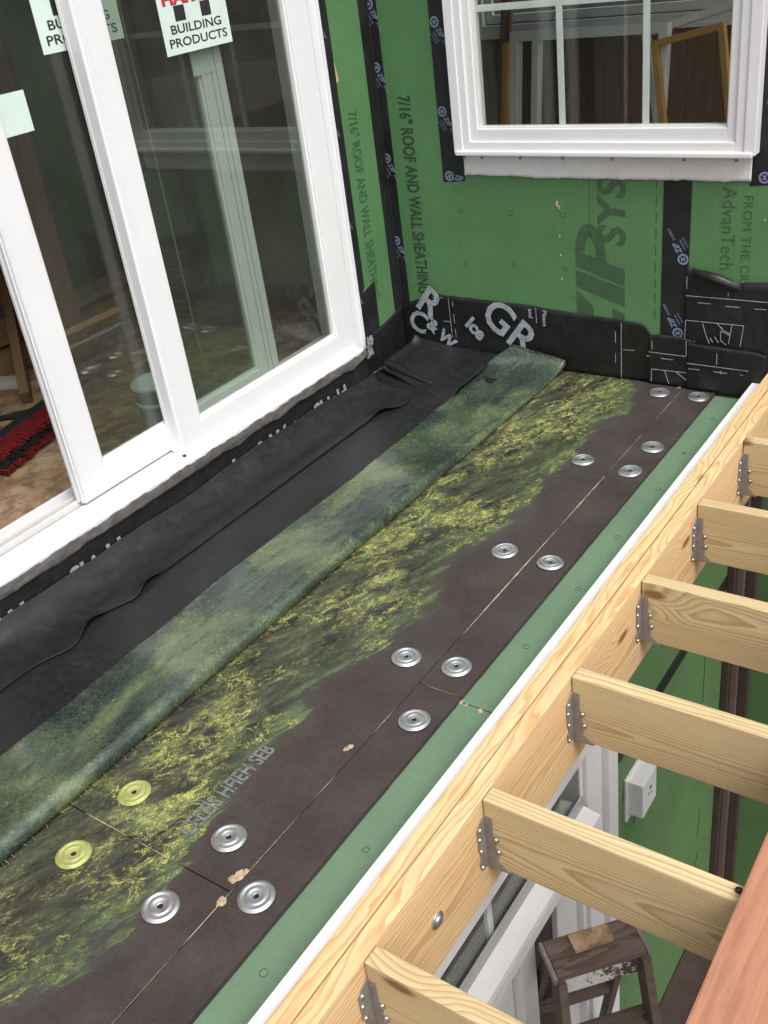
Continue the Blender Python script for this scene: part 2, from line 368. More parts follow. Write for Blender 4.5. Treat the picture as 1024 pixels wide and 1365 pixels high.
# ------------------------------------------------------------------ mesh helpers
class MB:
    def __init__(s): s.bm = bmesh.new()
    def box(s, x0, x1, y0, y1, z0, z1, bev=0.0, mat=None):
        b = bmesh.new(); bmesh.ops.create_cube(b, size=1)
        for v in b.verts: v.co = Vector(((x0+x1)/2+v.co.x*(x1-x0), (y0+y1)/2+v.co.y*(y1-y0), (z0+z1)/2+v.co.z*(z1-z0)))
        if bev: bmesh.ops.bevel(b, geom=b.edges[:], offset=bev, segments=2, affect='EDGES', profile=.6)
        if mat is not None: b.transform(mat)
        s.add(b); return s
    def add(s, b):
        me = bpy.data.meshes.new('tmp'); b.to_mesh(me); b.free(); s.bm.from_mesh(me); bpy.data.meshes.remove(me)
    def prism(s, pts, axis, a, b_, bev=0.0):
        """polygon pts in the plane normal to axis, extruded from a to b"""
        b = bmesh.new()
        def P(p, k): return {'x': Vector((k, p[0], p[1])), 'y': Vector((p[0], k, p[1])), 'z': Vector((p[0], p[1], k))}[axis]
        va = [b.verts.new(P(p, a)) for p in pts]; vb = [b.verts.new(P(p, b_)) for p in pts]; n = len(pts)
        b.faces.new(va); b.faces.new(vb[::-1])
        for i in range(n): b.faces.new((va[i], vb[i], vb[(i+1) % n], va[(i+1) % n]))
        bmesh.ops.recalc_face_normals(b, faces=b.faces[:])
        if bev: bmesh.ops.bevel(b, geom=b.edges[:], offset=bev, segments=1, affect='EDGES')
        s.add(b); return s
    def tube(s, p0, p1, r0, r1=None, n=12, cap=True):
        r1 = r0 if r1 is None else r1; p0 = Vector(p0); p1 = Vector(p1); d = (p1-p0)
        b = bmesh.new(); bmesh.ops.create_cone(b, cap_ends=cap, segments=n, radius1=r0, radius2=r1, depth=d.length)
        b.transform(Matrix.Translation((p0+p1)/2) @ d.to_track_quat('Z', 'Y').to_matrix().to_4x4())
        s.add(b); return s
    def bar(s, p0, p1, wa, wb, side, bev=0.0):
        """rectangular bar from p0 to p1; wa measured along side, wb across"""
        p0 = Vector(p0); p1 = Vector(p1); x = (p1-p0); L = x.length; x.normalize()
        sd_ = Vector(side); sd_ = (sd_ - x*sd_.dot(x)).normalized(); z = x.cross(sd_)
        m = Matrix(((x.x, sd_.x, z.x, 0), (x.y, sd_.y, z.y, 0), (x.z, sd_.z, z.z, 0), (0, 0, 0, 1))); m.translation = (p0+p1)/2
        return s.box(-L/2, L/2, -wa/2, wa/2, -wb/2, wb/2, bev, m)
    def lathe(s, prof, n=32):
        b = bmesh.new(); rings = []
        for r, z in prof:
            rings.append([b.verts.new((r*math.cos(2*math.pi*i/n), r*math.sin(2*math.pi*i/n), z)) for i in range(n)] if r > 1e-6 else [b.verts.new((0, 0, z))])
        for a, c in zip(rings, rings[1:]):
            for i in range(n):
                j = (i+1) % n
                if len(a) == 1 and len(c) == 1: continue
                if len(a) == 1: b.faces.new((a[0], c[i], c[j]))
                elif len(c) == 1: b.faces.new((a[i], c[0], a[j]))
                else: b.faces.new((a[i], c[i], c[j], a[j]))
        bmesh.ops.recalc_face_normals(b, faces=b.faces[:])
        s.add(b); return s
    def grid(s, f, nu, nv, thick=0.0):
        """surface f(u,v) -> point, u,v in 0..1; with thickness along normal when thick"""
        b = bmesh.new(); vs = [[b.verts.new(f(i/nu, j/nv)) for j in range(nv+1)] for i in range(nu+1)]
        for i in range(nu):
            for j in range(nv): b.faces.new((vs[i][j], vs[i+1][j], vs[i+1][j+1], vs[i][j+1]))
        if thick:
            bmesh.ops.recalc_face_normals(b, faces=b.faces[:])
            bmesh.ops.solidify(b, geom=b.faces[:], thickness=thick)
        bmesh.ops.recalc_face_normals(b, faces=b.faces[:])
        s.add(b); return s
    def mesh(s, name, mat, smooth=False):
        me = bpy.data.meshes.new(name); s.bm.to_mesh(me); s.bm.free()
        if mat is not None: me.materials.append(M[mat] if isinstance(mat, str) else mat)
        if smooth:
            for p in me.polygons: p.use_smooth = True
        return me
    def build(s, name, mat, parent=None, smooth=False, loc=None, rot=None):
        o = bpy.data.objects.new(name, s.mesh(name, mat, smooth)); C.objects.link(o)
        return place(o, parent, loc, rot)

def place(o, parent=None, loc=None, rot=None):
    if loc is not None: o.location = loc
    if rot is not None: o.rotation_euler = rot
    if parent is not None:
        o.parent = parent
        if loc is None or not getattr(parent, 'local_parts', False):
            o.matrix_parent_inverse = root_inv(parent)
    return o
INV = {}
def root_inv(p): return INV.get(p.name, Matrix.Identity(4))
def empty(name, loc, label, cat, group=None, rz=0.0, world_parts=True):
    o = bpy.data.objects.new(name, None); C.objects.link(o); o.location = loc; o.rotation_euler = (0, 0, rz); o.empty_display_size = .1
    if world_parts: INV[o.name] = (Matrix.Translation(loc) @ Matrix.Rotation(rz, 4, 'Z')).inverted()
    tag(o, label, cat, group); return o
def tag(o, label=None, cat=None, group=None, kind=None):
    if label: o['label'] = label
    if cat: o['category'] = cat
    if group: o['group'] = group
    if kind: o['kind'] = kind
    return o
def sub(o, parent):
    """attach a world-space mesh under a part whose own transform is identity in world space"""
    o.parent = parent
    o.matrix_parent_inverse = (WORLD.get(parent.name, Matrix.Identity(4))).inverted()
    return o
WORLD = {}

def text(name, s, size, org, right, upv, mat, parent=None, bold=0.0, shear=0.0, space=1.0, align='LEFT', xs=1.0, lift=.0008):
    cu = bpy.data.curves.new('txt', 'FONT'); cu.body = s; cu.size = size; cu.offset = bold; cu.shear = shear
    cu.space_character = space; cu.align_x = align; cu.fill_mode = 'FRONT'; cu.resolution_u = 3
    to = bpy.data.objects.new('txt', cu); C.objects.link(to)
    dg = bpy.context.evaluated_depsgraph_get(); dg.update()
    me = bpy.data.meshes.new_from_object(to.evaluated_get(dg)); me.name = name
    bpy.data.objects.remove(to); bpy.data.curves.remove(cu)
    rgt = Vector(right).normalized(); u = Vector(upv).normalized(); n = rgt.cross(u)
    m = Matrix(((rgt.x, u.x, n.x, 0), (rgt.y, u.y, n.y, 0), (rgt.z, u.z, n.z, 0), (0, 0, 0, 1))); m.translation = Vector(org)+n*lift
    for v in me.vertices: v.co = m @ Vector((v.co.x*xs, v.co.y, 0))
    me.materials.clear(); me.materials.append(M[mat])
    o = bpy.data.objects.new(name, me); C.objects.link(o)
    return place(o, parent)

def board(name, L, Wd, T, mat, centre, rot=(0, 0, 0), parent=None, bev=.002, inv=True):
    """a stick of timber with its length along local X"""
    o = MB().box(-L/2, L/2, -T/2, T/2, -Wd/2, Wd/2, bev).build(name, mat)
    o.location = centre; o.rotation_euler = rot
    if parent is not None:
        o.parent = parent
        if inv: o.matrix_parent_inverse = root_inv(parent)
    return o
def N(x, y, z=0.0): return mnoise.noise(Vector((x, y, z)))

# ================================================================== THE SETTING
GZ = -2.68
tag(MB().box(-30, 30, -30, 30, GZ-.2, GZ).build('ground', 'gravel'), kind='structure')

# ------------------------------------------------------------------ flat roof: green deck and insulation boards
roof = MB().box(-.02, 1.438, -4.4, -.002, -.19, -.030).build('flat_roof', 'dark_brown'); tag(roof, kind='structure')
for (y0, y1) in ((-1.829, -.003), (-4.4, -1.832)):
    MB().box(.002, 1.433, y0, y1, -.029, -.013, .0008).build('roof_sheathing_panel', 'green_roof', roof)
rm = MB()
for (x, y, k) in ((1.395, -.20, 0), (1.392, -.47, 1), (1.40, -.72, 0), (1.392, -1.02, 0), (1.40, -1.30, 1), (1.388, -1.58, 0), (1.395, -2.3, 1), (1.39, -2.62, 0)):
    n = 4 if k else 8; r = .0085
    for i in range(n):
        a = 2*math.pi*(i+.5)/n; b = 2*math.pi*(i+1.5)/n
        rm.bar((x+r*math.cos(a), y+r*math.sin(a), -.0124), (x+r*math.cos(b), y+r*math.sin(b), -.0124), .0014, .0006, (0, 0, 1))
tag(rm.build('nail_guide_mark', 'print_dark', roof), kind='stuff')
def ins_board(x0, x1, y0, y1, seed):
    """thin facer board with a slightly ragged cut edge"""
    def f(u, v):
        x = x0+(x1-x0)*u; y = y0+(y1-y0)*v
        if u in (0, 1): x += .0016*N(y*23+seed, u*7)
        if v in (0, 1): y += .0016*N(x*23+seed, v*9)
        return Vector((x, y, .0008*N(x*5, y*5, seed)))
    b = MB(); nv = int((y1-y0)*28)
    b.grid(f, max(4, int((x1-x0)*12)), nv, .0)
    # skirts
    bm = b.bm; e = [e for e in bm.edges if len(e.link_faces) == 1]
    r = bmesh.ops.extrude_edge_only(bm, edges=e)
    for v in r['geom']:
        if isinstance(v, bmesh.types.BMVert): v.co.z = -.0125
    bmesh.ops.recalc_face_normals(bm, faces=bm.faces[:])
    return b.build('insulation_board', 'board', roof)
ins_board(.004, 1.2235, -2.520, -.004, 1)
ins_board(.004, 1.2235, -4.38, -2.5235, 2)
ins_board(1.2262, 1.343, -1.8285, -.004, 3)
ins_board(1.2262, 1.343, -4.38, -1.8315, 4)
# bare tan core showing in the joints
sm = MB()
def sliver(pts, wdt, z=.0012, seed=0):
    for (x0, y0, x1, y1) in pts:
        n = max(3, int(math.hypot(x1-x0, y1-y0)/.02)); 
        d = Vector((x1-x0, y1-y0, 0)).normalized(); s = Vector((-d.y, d.x, 0))
        b = sm.bm; prev = None
        for i in range(n+1):
            t = i/n; p = Vector((x0+(x1-x0)*t, y0+(y1-y0)*t, z)); k = wdt*(.35+.9*abs(N(p.y*17+seed, p.x*31)))*(0.15+math.sin(math.pi*t)**.5)
            a = b.verts.new(p+s*k); c = b.verts.new(p-s*k)
            if prev: b.faces.new((prev[0], prev[1], c, a))
            prev = (a, c)
sliver([(1.2268, -1.62, 1.2268, -1.05), (1.2268, -1.05, 1.2266, -.72)], .0026)
sliver([(1.2262, -.70, 1.2264, -.40), (1.2262, -.3, 1.2264, -.02), (1.2245, -2.03, 1.2246, -1.93), (1.2244, -2.50, 1.2244, -2.30), (1.2244, -2.25, 1.2244, -2.17)], .0011)
sliver([(1.2244, -2.66, 1.2244, -2.51)], .0021)
sliver([(1.2244, -2.90, 1.2244, -2.67)], .0009)
sliver([(.79, -2.5222, .93, -2.5224)], .0020, .0012, 5)
sliver([(.94, -2.5222, 1.10, -2.5224)], .0011, .0012, 5)
sliver([(1.02, -2.5222, 1.06, -2.5224)], .0024, .0013, 5)
sliver([(1.235, -1.830, 1.342, -1.830)], .0012, .0012, 8)
tag(sm.build('bare_joint_core', 'foam', roof), kind='stuff')
for (x, y, s) in ((1.212, -2.488, .011), (1.219, -2.475, .006), (1.224, -2.55, .008), (1.2, -2.09, .007), (1.344, -1.832, .005), (1.362, -1.835, .004), (1.40, -1.838, .005), (1.21, -.02, .005)):
    cr = MB(); b = bmesh.new(); bmesh.ops.create_icosphere(b, subdivisions=3, radius=s)
    for v in b.verts:
        d = 1+.9*N(v.co.x*140+x*50, v.co.y*140, v.co.z*140)
        v.co = Vector((v.co.x*d, v.co.y*1.5*d, max(-.1*s, v.co.z*.35*d)))
    b.transform(Matrix.Translation((x, y, .0010 if x < 1.34 else -.0122))); cr.add(b)
    cr.build('torn_core_crumb', 'foam', roof)
# worn lettering printed on the boards
text('worn_lettering', 'CELEIS HFIEH SEB', .058, (1.052, -2.460, .001), (0.0, 1, 0), (-1, 0, 0), 'print_board', roof, bold=.0014, space=.98, xs=.66, lift=.0012)

# ------------------------------------------------------------------ fastening plates
def plate_mesh():
    r = .0385
    prof = [(.0042, .0002), (.0055, .0024), (.009, .0030), (.0145, .0030), (.0165, .0048), (.0185, .0052), (.0205, .0046), (.0225, .0030), (.0275, .0028),
            (.0295, .0046), (.0315, .0052), (.0335, .0044), (.0355, .0022), (.0372, .0022), (r, .0008), (r, .0)]
    return MB().lathe(prof, 40)
pl_me = plate_mesh().mesh('fastening_plate', 'galv', True)
pl_me2 = plate_mesh().mesh('fastening_plate', 'plate_coat', True)
sc_me = MB().lathe([(0, .0010), (.0018, .0010), (.0024, .0026), (.0044, .0030), (.0058, .0026)], 14).mesh('screw', 'screw', True)
PL = [
 (1.124, -2.618, 0, 'silver plate left of the long joint, just before the near cross joint'),
 (1.279, -2.507, 0, 'silver plate right of the tan lump where the nearest joints meet'),
 (1.130, -2.422, 0, 'silver plate just above the near cross joint, below the worn grey lettering'),
 (.849, -2.428, 1, 'yellow adhesive smeared plate just beyond the cross joint, farther of two'),
 (.861, -2.615, 1, 'yellow adhesive smeared plate just before the cross joint, nearer of two'),
 (1.145, -1.762, 0, 'silver plate left of the long joint, level with the seam in the green edge'),
 (1.279, -1.739, 0, 'silver plate on the narrow strip just beyond the seam in the green edge'),
 (1.288, -1.947, 0, 'lone silver plate on the narrow strip just before the seam in the green edge'),
 (1.141, -1.233, 0, 'silver plate halfway along the roof, left of the pale open joint'),
 (1.287, -1.236, 0, 'silver plate halfway along the roof, right of the pale open joint'),
 (1.119, -.653, 0, 'silver plate at the edge of the green adhesive, third row from the back wall'),
 (1.288, -.668, 0, 'silver plate on the narrow strip, nearer of the close far pair'),
 (1.293, -.491, 0, 'silver plate on the narrow strip, farther of the close far pair'),
 (1.160, -.084, 0, 'silver plate left of the joint, against the back wall membrane'),
 (1.301, -.076, 0, 'silver plate beside the green edge, against the back wall membrane'),
]
for (x, y, c, lab) in PL:
    e = bpy.data.objects.new('fastening_plate', pl_me2 if c else pl_me); C.objects.link(e)
    e.location = (x, y, .0012); e.rotation_euler = (R(random.uniform(-2.4, 2.4)), R(random.uniform(-2.4, 2.4)), random.random()*6); e.location.z += .0012
    tag(e, lab, 'plate', 'round fastening plates on the roof')
    s_ = bpy.data.objects.new('screw', sc_me); C.objects.link(s_); s_.parent = e

# ------------------------------------------------------------------ white edge board and the doubled beam
tag(MB().box(1.4700, 1.5195, -4.4, -.006, -.16, .058, .0010).build('edge_board', 'trim_white'), 'thin white board edge running between green roof edge and timber beam', 'trim board')
beam = empty('timber_beam', (1.56, -2.1, -.165), 'long doubled pine beam carrying the joists along the roof edge', 'beam')
board('beam_ply', 4.3, .269, .0365, 'pine_beam', (1.5392, -2.153, -.0305), (0, 0, R(90)), beam, .003)
board('beam_ply', 4.3, .269, .0365, 'pine_beam', (1.5788, -2.153, -.0300), (0, 0, R(-90)), beam, .003)
wsh = MB().lathe([(.006, .0), (.019, .0), (.019, .002), (.0185, .003), (.011, .003), (.0108, .0065), (.0085, .0085), (0, .009)], 28).build('bolt_washer', 'galv', None, True)
wsh.matrix_world = Matrix.Translation((1.5972, -2.357, -.036)) @ Matrix.Rotation(R(90), 4, 'Y'); bm_ = wsh.matrix_world.copy()
wsh.parent = beam; wsh.matrix_parent_inverse = root_inv(beam); wsh.matrix_basis = bm_

# ------------------------------------------------------------------ joists with hangers
JW, JT, JL = .184, .038, 1.35
def hanger_parts():
    h = MB(); t = .0016
    zt, zb_ = -.042, -JW-.002
    for s in (-1, 1):
        y = s*(JT/2+.0012)
        # flange on the joist side, notched outline
        pts = [(0.000, zb_), (.052, zb_+.001), (.042, zb_+.012), (.028, zb_+.024), (.028, zb_+.042), (.036, zb_+.046), (.036, zb_+.058), (.025, zb_+.062), (.025, zb_+.076), (.032, zb_+.080), (.032, zb_+.090), (.020, zb_+.096), (.020, zt), (.0, zt)]
        h.prism(pts, 'y', y-t/2, y+t/2)
        # flange on the beam face
        ps = [(0, zt), (.016, zt-.010), (.030, zt-.020), (.030, zb_+.062), (.024, zb_+.056), (.024, zb_+.04), (.030, zb_+.034), (.030, zb_+.016), (.022, zb_+.004), (.0, zb_)]
        h.prism([(s*(JT/2)+s*a, b) for a, b in ps], 'x', .0008, .0008+t)
    h.box(.0, .052, -JT/2-.002, JT/2+.002, zb_-.0016, zb_)
    nl = []
    for s in (-1, 1):
        for (x, z) in ((.030, zb_+.052), (.026, zb_+.085)):
            nl.append(((x, s*(JT/2+.001), z), R(-90*s), 0))
        for (a, z) in ((.020, zt-.026), (.024, zt-.05), (.022, zt-.085), (.022, zb_+.012)):
            nl.append(((.0015, s*(JT/2+a), z), 0, R(90)))
    return h.mesh('joist_hanger', 'hanger'), nl
nail_me = MB().lathe([(.0052, 0), (.0050, .0022), (.0036, .0040), (0, .0045)], 12).mesh('nail', 'nail', True)
hg_me, nl_me = hanger_parts()
JLAB = ['pine joist nearest the camera, in the bottom right corner', 'pine joist whose far end runs under the terracotta deck board', 'pine joist over the white mounting block, third from the camera',
        'pine joist third from the back wall, with two small brown knots', 'pine joist second from the back wall, with a large round knot', 'short visible pine joist nearest to the back wall']
jo_me = MB().box(-JL/2, JL/2, -JT/2, JT/2, -JW/2, JW/2, .003).mesh('joist_timber', 'pine')
for k in range(6):
    y = -2.5328+.4064*k-JT/2
    e = empty('floor_joist', (1.5975, y, .1043), JLAB[k], 'joist', 'joists hung from the beam', world_parts=False)
    o = bpy.data.objects.new('joist_timber', jo_me); C.objects.link(o); o.parent = e; o.location = (JL/2+.002, 0, -JW/2); o.rotation_euler = (R(random.uniform(-.4, .4)), 0, 0)
    if k % 2: o.rotation_euler = (R(180), 0, 0)
    h = bpy.data.objects.new('joist_hanger', hg_me); C.objects.link(h); h.parent = e
    for (lc, rx, ry) in nl_me:
        n_ = bpy.data.objects.new('nail', nail_me); C.objects.link(n_); n_.parent = h; n_.location = lc; n_.rotation_euler = (rx, ry, 0)

# ------------------------------------------------------------------ composite deck boards on the joists
for k in range(6):  # boards out of view added to shade the wall below
    o = board('deck_board', 3.4, .025, .138, 'composite', (2.168+.145*k, -2.55-.0*k, .1175), (0, 0, R(90)), None, .004)
    # board() keeps width on Z: thickness .025 on Z, .138 across
    tag(o, ['terracotta composite deck board nearest the roof, over the joists', 'terracotta composite deck board second from the roof edge', 'terracotta composite deck board third from the roof edge', 'terracotta composite deck board fourth from the roof edge', 'terracotta composite deck board fifth from the roof edge', 'terracotta composite deck board farthest from the roof edge'][k], 'deck board', 'composite boards laid on the joists')
MBs = MB(); MBs.tube((2.090, -2.142, .104), (2.090, -2.142, .1095), .0045, .0040, 12); MBs.tube((2.090, -2.142, .1095), (2.090, -2.142, .112), .0065, .0050, 12)
tag(MBs.build('deck_clip', 'screw', None, True), 'small dark fastener on the joist top beside the terracotta board', 'fastener')

# ================================================================== WALLS
# ---- left wall (plane x = 0)
lw = empty('left_wall', (0, -.2, 0), 'green sheathed house wall around the sliding glass door', 'wall')
MB().box(-.011, 0, -.358, -.004, -.01, 2.75).build('sheathing_panel', 'green', lw)
b = MB(); b.box(-.011, 0, -2.29, -.360, 2.24, 2.75); b.build('sheathing_panel', 'green', lw)
MB().box(-.011, 0, -4.4, -2.292, -.01, 2.75).build('unseen_siding', 'stud', lw)  # unseen stretch made brown so the window reflects no bright green
MB().box(-.011, 0, -2.29, -.360, -.01, .148).build('sheathing_panel', 'green', lw)
fr = MB(); fr.box(-.13, -.012, -.352, -.13, -.2, 2.75); fr.box(-.13, -.012, -4.4, -2.30, -.2, 2.75); fr.box(-.13, -.012, -2.298, -.354, 2.24, 2.75); fr.box(-.13, -.012, -2.298, -.354, -.2, .10)
fr.build('wall_framing', 'stud', lw)
def strip(name, pts, parent, mat='tape', th=.0012, axis='x', at=0.0):
    """flat strip polygon lying on a wall"""
    s = MB()
    if axis == 'x': s.prism(pts, 'x', at+.0004, at+.0004+th)
    else: s.prism(pts, 'y', at-.0004-th, at-.0004)
    return s.build(name, mat, parent)
strip('flashing_tape', [(-.357, .0), (-.357, 2.7), (-.243, 2.7), (-.243, .36), (-.262, .338), (-.172, .362), (-.180, .0)], lw)
# torn paper sliver by the tape
strip('torn_strip', [(-.2425, 1.19), (-.228, 1.125), (-.2425, 1.118)], lw, 'splinter', .002)
text('printed_lettering', '7/16" ROOF AND WALL SHEATHING', .073, (.0004, -.198, 1.012), (0, 0, -1), (0, 1, 0), 'print_mid', lw, bold=.0014, space=1.03, xs=.595)

# ---- back wall (plane y = 0)
bw = empty('back_wall', (1.0, 0, 0), 'green sheathed wall at the end of the roof around the white window', 'wall')
p = MB(); p.box(.001, .40, 0, .011, -.01, 2.75); p.box(.40, 1.178, 0, .011, -.01, .86); p.box(.40, 1.178, 0, .011, 2.0, 2.75); p.build('sheathing_panel', 'green', bw)
p = MB(); p.box(1.181, 1.39, 0, .011, -.01, .86); p.box(1.181, 1.39, 0, .011, 2.0, 2.75); p.box(1.39, 2.10, 0, .011, -.01, 2.75); p.build('sheathing_panel', 'green', bw)
MB().box(1.441, 2.10, 0, .011, GZ, -.013).build('sheathing_panel', 'green_olive', bw)
fr = MB(); fr.box(-.12, .398, .012, .12, -.2, 2.75); fr.box(1.392, 2.10, .012, .12, GZ, 2.75); fr.box(.3981, 1.3919, .012, .12, -.2, .855); fr.box(.3981, 1.3919, .012, .12, 2.005, 2.75); fr.build('wall_framing', 'stud', bw)
# corner tape, folded into the corner, both walls
ct = MB(); ct.box(.0005, .0017, -.056, -.0006, .0, 2.7); ct.box(.0005, .043, -.0018, -.0006, .0, 2.7)
ct.tube((.004, -.004, .0), (.004, -.004, 2.7), .0038, .0038, 8)
ct.build('corner_tape', 'tape', bw)
strip('flashing_tape', [(.263, .715), (.263, 2.3), (.36, 2.3), (.36, .72)], bw, axis='y')
strip('flashing_tape', [(1.415, .728), (1.415, 2.3), (1.52, 2.3), (1.52, .735)], bw, axis='y')
strip('flashing_tape', [(1.126, .0), (1.132, .80), (1.229, .80), (1.221, .0)], bw, axis='y')
T_ = lambda *a, **k: text('printed_lettering', *a, parent=bw, **k)
T_('7/16" ROOF AND WALL SHEATHING', .076, (.094, -.0004, 1.030), (0, 0, -1), (1, 0, 0), 'print_dark', bold=.0020, space=1.03, xs=.607)
# big slanted maker's mark, reading upward: polygons in the plane of the panel
zl = MB()
def poly(pts): zl.prism([(x, z) for x, z in pts], 'y', -.0010, -.0003)
poly([(.803, .409), (.803, .346), (.992, .283), (.992, .353)])
poly([(.803, .482), (.803, .423), (.992, .361), (.992, .423)])
bo, bi = [], []
for i in range(13):
    a = math.pi*i/12
    bo.append((.862-.060*math.cos(a), .478+.118*math.sin(a)-.03*(.5-.5*math.cos(a)))); bi.append((.862-.022*math.cos(a), .480+.062*math.sin(a)-.02*(.5-.5*math.cos(a))))
for i in range(12): poly([bo[i], bo[i+1], bi[i+1], bi[i]])
poly([(.803, .335), (.803, .20), (.87, .20), (.87, .275)])
poly([(.945, .275), (.945, .20), (.992, .20), (.992, .255)])
zl.build('printed_mark', 'print_mid', bw)
T_('SYS', .142, (.992, -.0004, .505), (0, 0, 1), (-1, 0, 0), 'print_mid', bold=.0040, shear=.12, space=1.06, xs=1.05)
T_('AdvanTech', .066, (1.332, -.0004, .722), (0, 0, -1), (1, 0, 0), 'print_mid', bold=.0, space=1.05, xs=.88)
T_('FROM THE CREATORS', .044, (1.400, -.0004, .70), (0, 0, -1), (1, 0, 0), 'print_mid', bold=.0, space=1.1, xs=.95)
mk = MB()
def ring(cx, cz, r, n, wd=.0014):
    for i in range(n):
        a = 2*math.pi*(i+.5)/n; c = 2*math.pi*(i+1.5)/n
        mk.bar((cx+r*math.cos(a), -.0008, cz+r*math.sin(a)), (cx+r*math.cos(c), -.0008, cz+r*math.sin(c)), wd, .0007, (0, 1, 0))
for (x, z) in ((.33, .61), (.544, .607), (.758, .61)): ring(x, z, .012, 4)
for (x, z) in ((.331, .401), (.547, .407), (.761, .41)): ring(x, z, .0095, 8)
for i in range(9): mk.box(1.1045, 1.1085, -.0010, -.0003, .25+.058*i, .285+.058*i)        # dashed panel edge
mk.box(.8605, .8617, -.0010, -.0003, .42, .75)
tag(mk.build('nail_guide_mark', 'print_mid', bw), kind='stuff')
for (x, z, s) in ((.735, .648, .010), (.742, .635, .006), (.742, .53, .004), (.744, .46, .0045), (.744, .37, .004), (.315, .47, .003), (.79, .30, .003), (1.47, .62, .004)):
    MB().box(x-s*.4, x+s*.4, -.003, .001, z-s, z+s, .001).build('splinter', 'splinter' if s > .0035 else 'print_dark', bw)

# tape logos
def logo(cx, cz, ang, plane, at, parent, s=1.0):
    ca, sa = math.cos(ang), math.sin(ang)
    if plane == 'y': rgt = Vector((ca, 0, sa)); upv = Vector((-sa, 0, ca)); o = Vector((cx, at, cz)); nrm = Vector((0, -1, 0))
    else: rgt = Vector((0, ca, sa)); upv = Vector((0, -sa, ca)); o = Vector((at, cx, cz)); nrm = Vector((1, 0, 0))
    b = MB()
    n = 16; r0, r1 = .0125*s, .0185*s
    bm = b.bm; ins = []; outs = []
    for i in range(n):
        a = 2*math.pi*i/n; d = rgt*math.cos(a)+upv*math.sin(a)
        ins.append(bm.verts.new(o+d*r0+nrm*.0006)); outs.append(bm.verts.new(o+d*r1+nrm*.0006))
    for i in range(n): bm.faces.new((ins[i], outs[i], outs[(i+1) % n], ins[(i+1) % n]))
    for sx, a0 in ((1, .2), (-1, math.pi+.2)):       # the two hooks of the round mark
        d0 = rgt*math.cos(a0)+upv*math.sin(a0); d1 = rgt*math.cos(a0+2.0)+upv*math.sin(a0+2.0)
        v = [bm.verts.new(o+d0*r0+nrm*.0006), bm.verts.new(o+d1*r0*.95+nrm*.0006), bm.verts.new(o-d0*r0*.15+nrm*.0006)]
        bm.faces.new(v)
    ring_o = b.build('tape_logo', 'print_blue', parent)
    q = o+rgt*.021*s-upv*.009*s
    for st, sz, dx, dy in (('ZIP', .026, 0, 0), ('SYSTEM', .0125, .046, 0.0), ('sealing tape', .0085, .002, -.014), ('roof and wall', .0075, .002, -.026)):
        pp = q+rgt*dx*s+upv*dy*s
        t_ = text('tape_lettering', st, sz*s, pp, rgt, upv, 'print_blue', parent, bold=.0006*s if sz > .02 else .0001, shear=.25, lift=.0007)
for z in (1.345, 1.13, .80, .475): logo(.012, z, R(-63), 'y', -.0020, bw)
for z in (1.27, .97): logo(.285, z, R(-60), 'y', -.0018, bw)
logo(.292, .738, R(-10), 'y', -.0018, bw)
logo(1.205, .475, R(120), 'y', -.0018, bw, 1.05); logo(1.193, .205, R(120), 'y', -.0018, bw, 1.05)
logo(1.475, 1.02, R(-70), 'y', -.0018, bw, 1.0); logo(1.46, .755, R(20), 'y', -.0018, bw, 1.0)
for z in (1.37, 1.04, .70, .40): logo(-.318, z, R(-62), 'x', .0018, lw)

# ---- ice and water membrane lapped up the back wall
def wall_sheet(name, x0, x1, top, z0, y0, label, seed, wr=.004, n=60, m=14, foot=.0):
    """membrane stuck to the back wall; top(x) gives its upper edge"""
    def f(u, v):
        x = x0+(x1-x0)*u; zt = top(x); z = z0+(zt-z0)*v
        y = y0-wr*(.5+.5*N(x*9+seed, z*9))-wr*.7*(.5+.5*N(x*24+seed, z*13))-wr*.25*abs(N(x*60+seed, z*34))-(.006*max(0, v-.9)*10*max(0, N(x*6+seed, 3)))
        if v == 0 and foot: y -= foot
        return Vector((x, y, z))
    o = MB().grid(f, n, m, .0016).build(name, 'shield', None, True)
    tag(o, label, 'membrane', 'black membrane sheets lapped up the walls'); return o
def lerp(tab):
    def g(x):
        for (a, za), (b, zb) in zip(tab, tab[1:]):
            if x <= b: return za+(zb-za)*max(0, min(1, (x-a)/(b-a)))
        return tab[-1][1]
    return g
topA = lerp([(.0, .198), (.04, .214), (.13, .255), (.165, .266), (.30, .262), (.584, .258), (.80, .243), (.96, .236), (1.07, .228), (1.086, .205), (1.10, .19)])
sA = wall_sheet('membrane_sheet', .004, 1.118, lambda x: topA(x)+.004*N(x*14, 1), .002, -.003, 'long black membrane sheet with big grey letters along the back wall base', 3, .006, 120)
topB = lerp([(1.09, .188), (1.13, .198), (1.2, .197), (1.25, .190)])
sB = wall_sheet('membrane_sheet', 1.092, 1.262, lambda x: topB(x)+.003*N(x*30, 2), .002, -.0125, 'small black membrane patch with white line drawing beside the right plates', 9, .004, 40)
topC = lerp([(1.24, .180), (1.35, .177), (1.47, .172), (1.50, .165)])
sC = wall_sheet('membrane_sheet', 1.238, 1.512, lambda x: topC(x)+.004*N(x*22, 5), .002, -.0195, 'black membrane patch in the right corner against the beam end', 15, .005, 50)
topD = lerp([(1.222, .462), (1.26, .446), (1.30, .437), (1.35, .425), (1.41, .402), (1.425, .415), (1.6, .418), (1.9, .43)])
sD = wall_sheet('membrane_sheet', 1.222, 1.95, lambda x: topD(x)+.004*N(x*17, 8), .02, -.0025, 'tall black membrane sheet with curling top edge left of window corner', 22, .008, 90)
tag(sD, 'tall black membrane sheet with curling top edge on the right of the back wall')
